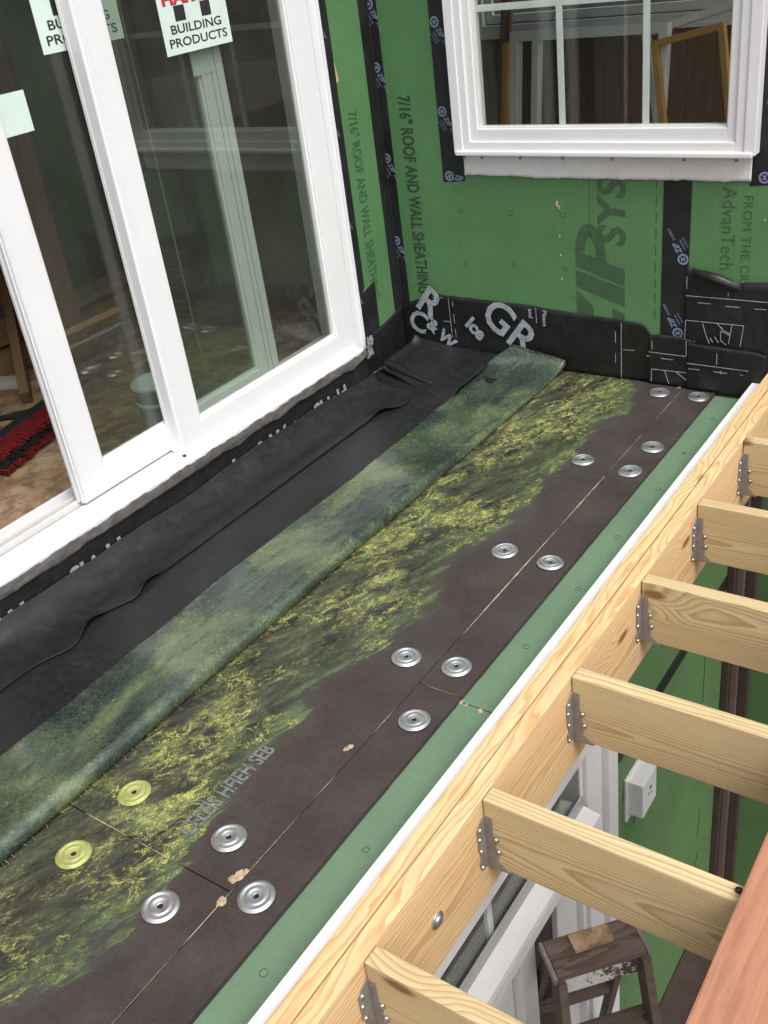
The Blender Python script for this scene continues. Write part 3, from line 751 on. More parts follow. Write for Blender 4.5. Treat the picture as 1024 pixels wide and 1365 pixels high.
# curled top lip of the tall sheet
def lipf(u, v):
    x = 1.245+.165*u; a = v*math.pi*.9
    r = .013*math.sin(math.pi*min(1, u*1.05))+.002
    return Vector((x, -.012-r*(1-math.cos(a)), topD(x)-.002+r*math.sin(a)-.018*(v*v)))
lp = MB().grid(lipf, 24, 8, .0012).build('curled_lip', 'shield', sD, True)
# membrane on the left wall, next to the door
def lside(u, v):
    y = -.40+.396*u; zt = .150+.055*u*u+.003*N(y*20, 4); z = .002+(zt-.002)*v
    x = .003+.005*(.5+.5*N(y*12, z*12, 4))
    return Vector((x, y, z))
tag(MB().grid(lside, 40, 10, .0016).build('membrane_sheet', 'shield', None, True), 'black membrane sheet turned up the wall between door jamb and corner', 'membrane', 'black membrane sheets lapped up the walls')

# printing on the wall membranes
def tline(o, segs, y, wd=.0022, mat='print_grey'):
    b = MB()
    for (x0, z0, x1, z1) in segs: b.bar((x0, y, z0), (x1, y, z1), wd, .0008, (1, 0, 1) if abs(x1-x0) < abs(z1-z0) else (0, 0, 1))
    return tag(b.build('printed_line', mat, o), kind='stuff')
yA = -.0150
D = math.sqrt(.5)
def T2(o, s, size, x, z, ang, bold=0., y=yA, xs=1.0, mat='print_grey'):
    a = R(ang); text('printed_lettering', s, size, (x, y, z), (math.cos(a), 0, math.sin(a)), (-math.sin(a), 0, math.cos(a)), mat, o, bold=bold, xs=xs)
T2(sA, 'Ice', .080, .310, .150, -43, .0035)
T2(sA, 'GR', .185, .382, .190, -38, .0030)
T2(sA, 'R', .17, .075, .215, -38, .004)
T2(sA, 'C', .13, .028, .115, -20, .003)
T2(sA, '& W', .075, .122, .125, -40, .0035)
T2(sA, 'and', .026, .605, .245, -90, .0006); T2(sA, 'Please', .026, .665, .245, -90, .0006)
tline(sA, [(.243, .255, .247, .085), (.262, .245, .263, .222), (.262, .19, .264, .15), (.264, .125, .265, .09), (.165, .252, .215, .254), (.21, .155, .245, .154), (.637, .25, .638, .19),
           (.985, .225, .985, .008), (.962, .19, .962, .145), (.962, .105, .962, .065), (.992, .122, 1.035, .124)], yA-.0005)
tline(sB, [(1.105, .172, 1.106, .14), (1.094, .128, 1.232, .127), (1.14, .108, 1.185, .108), (1.232, .185, 1.233, .13), (1.105, .062, 1.235, .064), (1.105, .062, 1.105, .012), (1.155, .062, 1.162, .04), (1.162, .04, 1.172, .012), (1.198, .062, 1.236, .035), (1.085, .112, 1.098, .112)], -.0215)
tline(sC, [(1.24, .105, 1.455, .103), (1.245, .085, 1.285, .085), (1.335, .085, 1.385, .085), (1.345, .155, 1.346, .112), (1.43, .085, 1.44, .085), (1.36, .092, 1.362, .078)], -.0290)
tline(sD, [(1.226, .42, 1.226, .375), (1.224, .352, 1.52, .352), (1.268, .330, 1.312, .330), (1.362, .326, 1.41, .326), (1.46, .326, 1.5, .326), (1.226, .262, 1.428, .262), (1.226, .262, 1.224, .195), (1.428, .262, 1.42, .185),
           (1.285, .262, 1.296, .225), (1.296, .225, 1.312, .185), (1.335, .262, 1.36, .238), (1.36, .238, 1.385, .226), (1.388, .262, 1.38, .19), (1.35, .235, 1.382, .222), (1.35, .235, 1.352, .20), (1.352, .20, 1.372, .185), (1.33, .212, 1.345, .19), (1.315, .205, 1.325, .19), (1.37, .375, 1.37, .362)], -.0170)

# ================================================================== WINDOW IN THE BACK WALL
win = empty('white_window', (.9, 0, .82), 'white vinyl window with grid muntins in the green back wall', 'window')
ZT = 1.98
def rframe(b, x0, x1, z0, z1, wl, wr, wb, wt, y0, y1, bev=.003):
    b.box(x0, x0+wl, y0, y1, z0, z1, bev); b.box(x1-wr, x1, y0, y1, z0, z1, bev)
    b.box(x0+wl-.001, x1-wr+.001, y0, y1, z0, z0+wb, bev); b.box(x0+wl-.001, x1-wr+.001, y0, y1, z1-wt, z1, bev)
f = MB(); rframe(f, .353, 1.440, .832, ZT, .036, .036, .012, .036, -.052, -.003, .003); f.build('casing', 'white', win)
f = MB(); rframe(f, .388, 1.405, .842, ZT-.03, .030, .030, .030, .030, -.046, .004, .003); f.build('outer_frame', 'white', win)
f = MB(); rframe(f, .416, 1.377, .868, ZT-.055, .032, .032, .046, .032, -.036, .03, .003); f.build('sash', 'white', win)
f = MB(); rframe(f, .4465, 1.3465, .9125, ZT-.085, .006, .006, .006, .006, -.026, .015, .001); f.build('glazing_bead', 'white_rough', win)
MB().box(.36, 1.433, -.060, -.02, .826, .842, .004).build('sill_nose', 'white', win)
MB().box(.447, 1.346, -.004, 0.004, .913, ZT-.086).build('pane', 'glass_clear', win)
for x in (.762, 1.062): MB().box(x-.011, x+.011, .006, .014, .914, ZT-.087, .002).build('muntin', 'pale_frame', win)
MB().box(.449, 1.345, .0065, .0135, 1.289, 1.311, .002).build('muntin', 'pale_frame', win)
def flange(u, v):
    x = .362+1.058*u; zb_ = .744+.005*N(x*8, 3)+.0035*N(x*37, 6)+.002*N(x*90, 2)-.004*math.sin(math.pi*u); z = zb_+(.832-zb_)*v
    return Vector((x, -.0045-.003*(1-v)*(.6+.6*N(x*7, 5))-.003*(1-v)**2*max(0, N(x*31, 8)), z))
MB().grid(flange, 200, 8, .0010).build('nailing_flange', 'flange', win, True)
nb = [MB().tube((x, -.0065, .808), (x, -.0105, .808), .0055, .0045, 10) for x in (.367, .442, .60, .765, .95, 1.2, 1.37)]
for q in nb: q.build('flange_nail', 'hanger', win)

# ================================================================== SLIDING DOOR IN THE LEFT WALL
dr = empty('sliding_door', (0, -1.35, .15), 'white sliding glass door with its left panel partly open', 'door')
f = MB(); f.box(-.12, .054, -.4085, -.366, .15, 2.24, .002); f.box(-.12, .062, -.372, -.3595, .15, 2.24, .0015); f.build('jamb', 'white', dr)
MB().box(-.12, .054, -2.29, -2.245, .15, 2.24, .002).build('jamb', 'white', dr)
MB().box(-.12, .054, -2.244, -.410, 2.18, 2.24, .002).build('head', 'white', dr)
sl = MB(); sl.prism([(-.125, .150), (.080, .150), (.082, .168), (.076, .174), (.008, .186), (-.012, .188), (-.012, .182), (-.125, .182)], 'y', -2.244, -.4095); sl.build('sill', 'white', dr)
for x in (-.030, -.058, -.100): MB().box(x-.004, x+.004, -2.243, -.411, .180, .204 if x > -.09 else .212, .001).build('track_rail', 'white' if x < -.09 else 'white_rough', dr)
for x in (-.044, -.078, -.018): MB().box(x-.006, x+.006, -2.243, -.411, .180, .1845).build('track_groove', 'track', dr)
def panel(name, y0, y1, z0, z1, xo, xi, sw, rb, label, pane_x):
    p = MB()
    p.box(xi, xo, y0, y0+sw, z0, z1, .003); p.box(xi, xo, y1-sw, y1, z0, z1, .003)
    p.box(xi+.0003, xo-.0003, y0+sw-.002, y1-sw+.002, z0, z0+rb, .003); p.box(xi+.0003, xo-.0003, y0+sw-.002, y1-sw+.002, z1-.1, z1, .003)
    o = p.build(name, 'white', dr); o['label'] = label
    bd = MB(); a, c, d, e = y0+sw, y1-sw, z0+rb, z1-.1
    for (p0, p1) in (((a, d), (a, e)), ((c, d), (c, e))):
        bd.box(pane_x-.006, xo-.008, p0[0]-.004 if p0[0] == a else p0[0]-.008, p0[0]+.008 if p0[0] == a else p0[0]+.004, d, e, .0015)
    bd.box(pane_x-.006, xo-.008, a, c, d-.004, d+.007, .0015)
    o2 = bd.build('glazing_bead', 'white', None); sub(o2, o)
    g = MB().box(pane_x-.0025, pane_x+.0025, a-.003, c+.003, d-.003, e+.003).build('pane', 'glass'); sub(g, o)
    return o
WORLD['fixed_panel'] = Matrix.Identity(4)
fp = panel('fixed_panel', -1.390, -.4095, .170, 2.178, .052, .012, .108, .094, 'fixed glazed panel beside the jamb', .028)
spn = panel('sliding_panel', -1.764, -.812, .197, 2.178, .004, -.036, .102, .090, 'sliding glazed panel standing partly open', -.016)
# interlock strips on the meeting stile
st = MB(); st.box(.0005, .0125, -1.392, -1.379, .19, 2.17, .001); st.box(.050, .056, -1.379, -1.366, .175, 2.17, .0015); st.build('interlock_strip', 'white', dr)
st = MB(); st.box(-.030, .010, -1.7665, -1.7635, .2, 2.17); st.box(.003, .0075, -1.761, -1.752, .2, 2.17, .001); st.box(-.028, -.018, -1.772, -1.766, .2, 2.17, .001); st.box(-.006, .002, -1.771, -1.766, .2, 2.17, .001); st.build('interlock_strip', 'white', dr)
MB().box(.046, .056, -1.392, -1.382, .172, .186, .002).build('corner_clip', 'gasket', dr)
gv = MB(); gv.box(.0035, .0046, -.872, -.8695, .21, 2.17); gv.box(.0035, .0046, -.8485, -.846, .21, 2.17); gv.build('stile_groove', 'track', dr)
# stickers
def sticker(x, y0, y1, z0, z1, words):
    s = MB().box(x, x+.0006, y0, y1, z0, z1).build('sticker', 'paper', dr)
    s['label'] = 'pale label with building products lettering' if words else 'small blank pale label'
    if words:
        k = 0
        yc = (y0+y1)/2
        def add(t_, size, z, mat, bold):
            o = text('sticker_lettering', t_, size, (x+.0006, yc, z), (0, 1, 0), (0, 0, 1), mat, None, bold=bold, align='CENTER', xs=1.46, lift=.0004); sub(o, s)
        add('BUILDING', .0335, z0+.0545, 'black_ink', .0006); add('PRODUCTS', .0335, z0+.019, 'black_ink', .0006)
        add('HARVEY', .046, z0+.131, 'red_ink', .0022)
        sq = MB(); sq.box(x+.0008, x+.0012, yc-.082, yc-.038, z0+.086, z0+.127); sq.box(x+.0008, x+.0012, yc+.030, yc+.072, z0+.086, z0+.127)
        sub(sq.build('sticker_logo', 'black_ink'), s)
    return s
sticker(.0312, -1.065, -.778, 1.335, 1.60, True)
sticker(-.0128, -1.462, -1.172, 1.405, 1.67, True)
sticker(.0050, -.948, -.852, 1.262, 1.345, False)
sticker(-.0128, -1.657, -1.557, 1.236, 1.338, False)

# ---- membrane flashing below the sill and its grey lip
def under(u, v):
    y = -2.6+2.21*u; zt = .158+.004*N(y*6, 1)+.003*N(y*19, 2)
    z = .002+(zt-.002)*v; x = .083-.002*v+.003*N(y*14, z*14)+.012*(1-v)**3
    return Vector((x, y, z))
sh = MB().grid(under, 160, 8, .0016).build('membrane_flashing', 'shield', None, True)
tag(sh, 'black printed membrane strip running under the sliding door sill', 'membrane', 'black membrane sheets lapped up the walls')
def lip(u, v):
    y = -2.6+2.21*u
    k = .5+.5*N(y*5.2, 9); k2 = N(y*17, 3)
    zt = .160+.014*k+.004*k2; zb_ = .128+.012*N(y*9, 6)
    x = .0885-.010*v*v+.004*N(y*23, v*3)+.003*N(y*50, v*5)
    return Vector((x, y, zb_+(zt-zb_)*v))
lo = MB().grid(lip, 240, 6, .0012).build('scuffed_lip', 'lip', None, True); sub(lo, sh)
def patch(u, v):
    y = -.385+.10*u+.012*v; z = .098+.105*v*(1-.30*u)+.02*(1-u)*(1-v)+.010*N(u*6, v*4, 7)
    return Vector((.080-.050*u+.014*N(u*4, v*4, 2)+.006*N(u*11, v*11, 5), y, z))
pt = MB().grid(patch, 20, 18, .001).build('crumpled_corner', 'lip_pale', None, True); sub(pt, sh)
for s_, y in (('Ice & Water Shield', -1.22), ('Ice & Water Shield', -2.40)):
    t_ = text('printed_lettering', s_, .085, (.0900, y, .029), (0, 1, 0), (0, 0, 1), 'print_dim', None, bold=.003, shear=-.12, space=1.0, xs=1.02); sub(t_, sh)

# ================================================================== RUBBER SHEETS
def low_sheet(u, v):
    x = .02+.70*u; y = -3.9+3.86*v
    z = .003+.0025*(.5+.5*N(x*4, y*3, 3))+.0008*N(x*16, y*16)
    if y > -.12: z += (y+.12)*.25
    return Vector((x, y, z))
tag(MB().grid(low_sheet, 40, 160, .0015).build('rubber_sheet', 'epdm', None, True), 'black rubber roofing sheet lying flat under the folded layers', 'rubber sheet')
def edge_x(y):
    e = .262+.008*N(y*1.1, 2)+.002*N(y*5, 4)
    for (c, a, s) in ((-2.13, .034, .07), (-1.88, .024, .05), (-.50, .055, .09)):
        e += a*math.exp(-((y-c)/s)**2)
    return e
def edge_lift(y):
    l = .0008
    for (c, a, s) in ((-2.04, .020, .05), (-1.82, .015, .045), (-.60, .018, .05)):
        l += a*math.exp(-((y-c)/s)**2)
    return l
def up_sheet(u, v):
    y = -3.9+3.52*v; xe = edge_x(y)
    # profile: starts up the wall, sweeps down, lies to its free edge
    h = .068+.010*N(y*3.1, 7)+.005*N(y*9, 1)
    if y > -.8: h -= .018*(y+.8)/.42
    t = u
    if t < .45:
        a = t/.45
        x = .0905+.115*a**1.35; z = h*(1-a)**1.9+.0085+.0035*a
        z += .007*math.sin(math.pi*a)*(N(y*3.2, 5)+.1)+.003*math.sin(math.pi*a)*N(y*11, a*4, 5)
    else:
        a = (t-.45)/.55
        x = .2055+(xe-.2055)*a; z = .0120-.002*a
        z += .005*math.sin(math.pi*a)*max(0, N(y*2.6, 11)+.1)
        z += edge_lift(y)*a**3
    z += .0012*N(x*20, y*14)
    k = max(0, min(1, (-1.55-y)/.35))
    z += k*.016*math.sin(math.pi*min(1, t*1.05))*max(0, N(y*5.5+x*6, x*4, 21))
    return Vector((x, y, z))
tag(MB().grid(up_sheet, 38, 360, .0012).build('rubber_sheet', 'epdm', None, True), 'black rubber roofing sheet lapped up below the door with a wavy loose edge', 'rubber sheet')
# loose pucker in the corner: a sheet folded over into a loop
def corner_top(u, v):
    x = .06+.40*u; y = -.36+.345*v
    z = .024+.016*math.exp(-((u-.14)/.22)**2)+.006*v+.003*N(x*12, y*12)
    # front edge drops as a soft fold line running diagonally
    fold = -.36+.20*(1-u)**1.5*0
    if v < .22: z -= .020*(1-v/.22)**2
    if v > .85: z += .022*(v-.85)/.15*(1-u*.5)
    if u < .12: z += .022*(1-u/.12)**2
    yy = y+.085*(1-u)*(1-v)-.05*u*(1-v)
    return Vector((x, yy, z))
co_ = MB().grid(corner_top, 46, 36, .002).build('rubber_flap', 'epdm', None, True)
tag(co_, 'puckered black rubber flap folded into the corner by the door jamb', 'rubber sheet')
def pleat(u, v):
    a = -math.pi*.35+math.pi*1.45*v
    r = .017*(1-u)**.7+.0012
    base = Vector((.055+.27*u, -.235-.085*u, .036-.016*u))
    return base+Vector((-.012*math.cos(a)*.2, -r*math.cos(a)*1.4, r*math.sin(a)))
pl_ = MB().grid(pleat, 30, 16, .0018).build('pleat', 'epdm', None, True); sub(pl_, co_)

# ---- the folded-back sheet with green adhesive on its underside
def left_x(y): return .455+.016*N(y*1.5, 3)+.007*N(y*5, 6)-(.06*max(0, (y+.35)/.35) if y > -.35 else 0)
def nose_x(y): return .748+.006*N(y*1.3, 9)+.003*N(y*6, 2)
def fold(u, v):
    y = -3.9+3.87*v; xl = left_x(y); xn = nose_x(y)
    r = .025+.003*N(y*2.2, 4)+.0015*N(y*7, 8)
    if y > -1.1: r *= 1-.88*((y+1.1)/1.1)**.8
    c = xn-r
    if u < .62:                                             # top, from free edge to nose
        a = u/.62; x = xl+(c-xl)*a
        z = .0078+max(0, 2*r+.004-.0078)*(a**1.7)
        z += .005*math.sin(math.pi*a)*N(y*2.7, 12)+.0022*N(x*14, y*9, 5)*math.sin(math.pi*a)+.0015*N(x*40, y*18, 2)*math.sin(math.pi*a)
    elif u < .92:                                           # round the nose
        a = (u-.62)/.30; th = math.pi/2-a*math.pi
        x = c+r*math.cos(th); z = r+.004+r*math.sin(th)-.004*a
        z = max(z, .003)
    else:
        a = (u-.92)/.08; x = c-.10*a; z = .003+.002*a
    # the far end climbs the wall membrane
    if y > -.16:
        k = (y+.16)/.13
        z += .088*k*k*(1-.50*max(0, min(1, (x-.42)/.34)))*(1 if u < .62 else max(.55, 1-(u-.62)*1.2))
        x += (.015+.12*max(0, 1-u/.62))*k*k
    return Vector((x, y, z))
tag(MB().grid(fold, 72, 300, .0012).build('folded_rubber_sheet', 'flap', None, True), 'rubber sheet folded back along the roof, its coated side green with adhesive', 'rubber sheet')
# little strings of adhesive in the crease
ad = MB()
for i in range(70):
    y = random.uniform(-3.0, -.7); x = nose_x(y)-.010; L = random.uniform(.008, .026)
    dx = random.uniform(-.006, .012)
    ad.tube((x, y, .008), (x+.008+dx*.6, y-random.uniform(-.004, .005), .0012), random.uniform(.0004, .0008), .0004, 5)
MATS = simple('dried_adhesive', (.24, .25, .09), .45)
ads = ad.build('adhesive_strands', MATS, None); tag(ads, 'fine strands of green adhesive along the fold crease', 'adhesive', None, 'stuff')

# ================================================================== LOWER FRONT WALL, SEEN BETWEEN THE JOISTS
WX = 1.44
fwall = empty('lower_wall', (WX, -1, GZ), 'green sheathed lower wall under the beam, seen between the joists', 'wall')
MB().box(WX-.011, WX, -1.27, -.003, GZ, -.77).build('sheathing_panel', 'green_olive', fwall)
MB().box(WX-.011, WX, -1.27, -.003, -.767, -.192).build('sheathing_panel', 'green_olive', fwall)
strip('seam_tape', [(-1.265, -.800), (-1.265, -.735), (-.07, -.735), (-.07, -.800)], fwall, axis='x', at=WX)
tr = MB()
for (y, z, L, a) in ((-.20, -1.62, .10, 80), (-.28, -2.0, .16, 85), (-.33, -2.2, .12, 50), (-.30, -1.2, .3, 88), (-1.0, -1.2, .25, 80), (-1.12, -1.3, .1, 60), (-.36, -1.5, .2, 88), (-1.1, -1.0, .08, 70)):
    a = R(a); tr.bar((WX+.0008, y, z), (WX+.0008, y+math.cos(a)*L, z+math.sin(a)*L), .008, .0006, (0, 1, 0))
tag(tr.build('scuff_mark', 'print_dark', fwall), kind='stuff')
# transom window and sidelight unit
tw = empty('transom_unit', (1.48, -1.9, GZ), 'white transom and sidelight frame below the beam, partly hidden by joists', 'window')
Y0, Y1 = -3.6, -1.270
MB().box(1.455, 1.492, Y0, Y1, -.440, -.19, .003).build('head', 'white_rough', tw)
MB().box(1.40, 1.500, -1.336, Y1, GZ, -.441, .003).build('casing', 'white_rough', tw)
MB().box(1.40, 1.478, -1.440, -1.337, GZ, -.441, .003).build('casing', 'white_rough', tw)
MB().box(1.40, 1.466, -1.466, -1.441, GZ, -.441, .002).build('jamb', 'white_rough', tw)
f = MB(); f.prism([(1.470, -.645), (1.475, -.645), (1.529, -.656), (1.531, -.676), (1.470, -.676)], 'y', Y0, -1.467); f.build('sill', 'white_rough', tw)
MB().box(1.455, 1.518, Y0, -1.4672, -.715, -.6765, .003).build('apron', 'white_rough', tw)
MB().box(1.455, 1.508, Y0, -1.4674, -.780, -.7155, .003).build('apron', 'white_rough', tw)
MB().box(1.464, 1.469, Y0, -1.467, -.645, -.441).build('pane', 'glass_clear', tw)
MB().box(1.4695, 1.478, Y0, -1.4676, -.650, -.606, .002).build('glazing_strip', 'track', tw)
for y in (-1.98, -2.5, -3.0): MB().box(1.452, 1.4635, y-.012, y+.012, -.645, -.441, .002).build('muntin', 'white_rough', tw)
for y0, y1, xf in ((-1.900, -1.818, 1.490), (-2.000, -1.905, 1.462), (-2.12, -2.085, 1.455)):
    MB().box(1.40, xf, y0, y1, GZ, -.781, .003).build('mullion', 'white_rough', tw)
MB().box(1.40, 1.485, -3.6, -2.2, GZ, -.781, .003).build('lower_panel', 'white_rough', tw)
MB().box(1.412, 1.417, -2.084, -2.001, GZ+.1, -.782).build('pane', 'glass', tw)
MB().box(1.40, 1.445, -1.600, -1.467, GZ, -.782, .003).build('side_panel', 'white_rough', tw)
# dark boarded post seen through the sidelight
board('door_board', 1.88, .104, .03, 'dark_timber', (1.415, -1.656, GZ+.945), (0, R(90), R(90)), tw, .003)
board('door_board', 1.88, .104, .03, 'dark_timber', (1.418, -1.763, GZ+.945), (0, R(90), R(90)), tw, .003)
# dim room under the roof
lr = MB(); lr.box(-.6, -.5, -4.4, -.01, GZ, -.2); lr.box(-.49, 1.39, -4.4, -4.3, GZ, -.2); lr.box(-.49, 1.39, -.10, -.01, GZ, -.2); 
tag(lr.build('room_wall', 'dark_brown'), kind='structure')
# white mounting block
mb = empty('mounting_block', (1.44, -1.01, -.99), 'white mounting block on the green lower wall, two holes in its face', 'mounting block')
MB().box(1.4405, 1.502, -1.075, -.955, -1.075, -.925, .003).build('block_body', 'white_rough', mb)
MB().box(1.4405, 1.449, -1.085, -.945, -1.110, -.915, .002).build('back_plate', 'white_rough', mb)
for (y, z, r) in ((-1.008, -.985, .008), (-1.022, -1.005, .005), (-1.0, -1.015, .004)): MB().tube((1.4985, y, z), (1.5026, y, z), r, r, 10).build('hole', 'screw', mb)
# brown downspout in the corner
ds = empty('corner_downspout', (1.47, -.05, GZ), 'brown metal corner trim running down where the two lower walls meet', 'corner trim')
MB().box(1.4408, 1.4700, -.075, -.001, GZ, -.2, .004).build('trim_leg', 'brown', ds)
MB().box(1.4704, 1.5000, -.050, -.001, GZ, -.2, .004).build('trim_face', 'brown_light', ds)
MB().box(1.5004, 1.5400, -.036, -.001, GZ, -.2, .004).build('trim_leg', 'brown', ds)
# dark base flashing at the ground
bs = empty('base_trough', (1.55, -1.0, GZ), 'dark brown metal trough along the foot of the lower wall', 'trough')
MB().box(1.4425, 1.60, -1.25, -.08, GZ, GZ+.035, .004).build('trough_floor', 'brown', bs)
MB().box(1.6005, 1.618, -1.25, -.08, GZ, GZ+.075, .003).build('trough_rim', 'brown_light', bs)
MB().box(1.6185, 1.75, -1.25, -.08, GZ, GZ+.05, .003).build('trough_edge', 'brown', bs)

# ------------------------------------------------------------------ wooden step ladder
LZ = -.80
ax = Vector((.176, .194, 0)).normalized(); fx = Vector((ax.y, -ax.x, 0))           # long axis, front direction
c0 = Vector((1.513, -1.828, 0)); cen = c0+ax*.131+fx*.056
ang = math.atan2(ax.y, ax.x)
ld = empty('step_ladder', (cen.x, cen.y, GZ), 'old weathered wooden step ladder standing below the joists', 'step ladder', rz=ang, world_parts=False)
# local frame: X along the treads, -Y toward the front (camera)
def lpart(name, b, mat): 
    o = b.build(name, mat); o.parent = ld; return o
H = LZ-GZ
lpart('top_tread', MB().box(-.125, .125, -.056, .056, H-.022, H, .004), 'old_wood')
for s in (-1, 1): lpart('top_end_cap', MB().box(s*.131-.0055, s*.131+.0055, -.058, .058, H-.030, H-.003, .002), 'hanger')
lpart('top_apron', MB().box(-.112, .112, -.052, -.034, H-.085, H-.023, .002), 'flaking')
lpart('top_apron', MB().box(-.112, .112, .034, .052, H-.085, H-.023, .002), 'old_wood')
for s in (-1, 1):
    # front rails slope outward toward the front and the sides
    lpart('front_rail', MB().bar((s*.118, -.040, H-.024), (s*.185, -.46, .0), .064, .024, (0, 1, 0), .002), 'old_wood')
    lpart('rear_rail', MB().bar((s*.112, .040, H-.024), (s*.185, .60, .0), .035, .020, (0, 1, 0), .002), 'old_wood')
for k in range(1, 8):
    t = k/8.0; z = (H-.024)*(1-t); hw = .118+(.185-.118)*t; yf = -.040-(.46-.04)*t
    lpart('tread', MB().box(-hw+.008, hw-.008, yf-.055, yf+.050, z-.010, z+.010, .003), 'old_wood')
for k in (1, 3):
    t = k/4.0; z = (H-.024)*(1-t); hw = .112+(.073)*t; yb = .04+.56*t
    lpart('rear_brace', MB().box(-hw, hw, yb-.010, yb+.010, z-.02, z+.02, .002), 'old_wood')
os_ = MB().box(-.062, .050, -.023, .027, 0, .013, .001).build('osb_offcut', 'osb'); os_.location = cen+ax*.005-fx*.018+Vector((0, 0, LZ+.0005)); os_.rotation_euler = (0, 0, ang+.04)
tag(os_, 'small scrap of strand board lying on the ladder top', 'wood scrap')

# ================================================================== ROOM BEHIND THE SLIDING DOOR
FZ = .115
tag(MB().box(-4.2, -.131, -4.4, -.01, FZ-.10, FZ).build('room_floor', 'osb'), kind='structure')
rw = MB(); rw.box(-4.3, -4.2, -4.4, -3.4, FZ-.1, 2.6); rw.box(-4.3, -4.2, -.6, .0, FZ-.1, 2.6); rw.box(-4.3, -4.2, -3.4, -.6, FZ-.1, 1.45); rw.box(-4.3, -4.2, -3.4, -.6, 2.55, 2.6); rw.box(-4.2, -.13, -.0095, .0, FZ, 2.6); rw.box(-4.2, -.13, -4.5, -4.41, FZ-.1, 2.6)  # far wall opening added so sky light brightens the room
tag(rw.build('room_wall', 'dark_brown'), kind='structure')
tag(MB().box(-4.4, .0, -4.5, .0, 2.76, 2.90).build('room_ceiling', 'ceiling'), kind='structure')
sy = [(-1.15, -.88, 'wide rough brown post standing inside the open door', .20), (-2.35, -.42, 'darker stud farther inside behind the brown post', .09), (-3.0, -1.1, 'thin stud deep inside the room left of the brown post', .09)]
for (x, y, lab, wd) in sy:
    o = board('stud_post', 2.6, wd, .09, 'stud', (x, y, FZ+1.3), (0, R(90), R(70)), None, .004); tag(o, lab, 'post', 'posts inside the room')
# lumber stack along the far side
lum = [(-1.50, -.50, FZ+.045, 1.5, -18, 'lowest board of the lumber pile inside the sliding door'), (-1.62, -.36, FZ+.045, 1.4, -16, 'rear floor board of the lumber pile inside the sliding door'), (-1.56, -.44, FZ+.125, 1.3, -20, 'top board of the lumber pile inside the sliding door')]
for (x, y, z, L, a, lab) in lum:
    o = board('lumber_piece', L, .038 if z > .2 else .085, .085 if z < .2 else .14, 'lumber', (x, y, z), (0, 0, R(a+115)), None, .003); tag(o, lab, 'lumber', 'lumber piled inside')
# leaning board and saw-horse leg by the open gap
o = board('leaning_board', .95, .085, .038, 'stud', (-1.36, -.94, FZ+.235), (0, R(27), R(-38)), None, .003); tag(o, 'brown board slanting down to the floor in the open doorway', 'board')
o = board('white_offcut', .26, .035, .07, 'white_rough', (-1.33, -1.13, FZ+.018), (0, 0, R(25)), None, .003); tag(o, 'short white trim offcut lying on the strand board floor', 'trim offcut')
# thin yellow cord hanging behind the fixed panel
tag(MB().tube((-.42, -.80, 2.4), (-.34, -.86, FZ+.01), .0035, .0035, 8).build('hanging_cord', 'pale_cord'), 'thin yellow cord hanging behind the fixed door panel', 'cord')
# pail
pl = empty('plastic_pail', (-.265, -1.165, FZ), 'small white plastic pail with wire handle behind the sliding panel', 'pail', world_parts=False)
def pz(b, n, m, sm=True):
    o = b.build(n, m, None, sm); o.parent = pl; return o
pz(MB().lathe([(0, .004), (.070, .004), (.072, .0), (.076, .006), (.086, .185), (.091, .187), (.092, .195), (.088, .198), (.083, .196), (.072, .012), (0, .010)], 36), 'pail_body', 'pail')
pz(MB().lathe([(.0845, .120), (.0875, .120), (.0882, .130), (.0875, .138), (.085, .138)], 36), 'pail_ring', 'pail')
hd = MB(); pv = None
for i in range(25):
    a = math.pi*i/24; q = Vector((.090*math.cos(a)*math.cos(R(-40))+.0*0, .090*math.cos(a)*math.sin(R(-40)), .150-.085*math.sin(a)))
    q += Vector((math.sin(R(40)), -math.cos(R(40))*1.0, 0))*(.055*math.sin(a))+Vector((.02, -.03, 0))*math.sin(a)
    if pv is not None: hd.tube(pv, q, .0016, .0016, 6)
    pv = q
pz(hd, 'pail_handle', 'galv')
pz(MB().tube((.064, -.054, .150), (.0735, -.0615, .150), .009, .008, 14), 'handle_ear', 'galv')
gm = MB()
for i in range(8):
    a0 = R(-62+i*7); a1 = R(-62+(i+1)*7); gm.bar((.0842*math.cos(a0), .0842*math.sin(a0), .075), (.0842*math.cos(a1), .0842*math.sin(a1), .075), .010, .002, (0, 0, 1))
pz(gm, 'pail_stripe', 'green_mark', False)
# push broom lying on the floor
br = empty('push_broom', (-.72, -1.45, FZ), 'red and black push broom lying on the floor in the open doorway', 'broom', rz=R(106), world_parts=False)
def bp(b, n, m):
    o = b.build(n, m); o.parent = br; return o
bp(MB().box(-.26, .24, .0, .045, .03, .085, .006), 'broom_block', 'black')
brs = [MB(), MB(), MB()]
for i in range(900):
    x = -.25+.48*random.random(); z = .034+.046*random.random(); k = 0 if z > .066 else (1 if z > .048 else 2)
    L = .10+.012*random.random(); s = random.uniform(-.01, .01)
    brs[k].bar((x, -.0, z), (x+s*.4, -L, z+(z-.057)*.8+random.uniform(-.002, .002)), .007, .005, (0, 0, 1))
for k, (n_, m_) in enumerate((('bristles', 'red'), ('bristles', 'black'), ('bristles', 'red'))):
    o = bp(brs[k], n_, m_); o['kind'] = 'stuff'
bp(MB().tube((.14, .04, .06), (-.10, .55, .045), .0115, .0115, 12), 'broom_handle', 'screw')
bp(MB().tube((.14, .03, .062), (.10, .125, .058), .018, .014, 12), 'handle_socket', 'black')
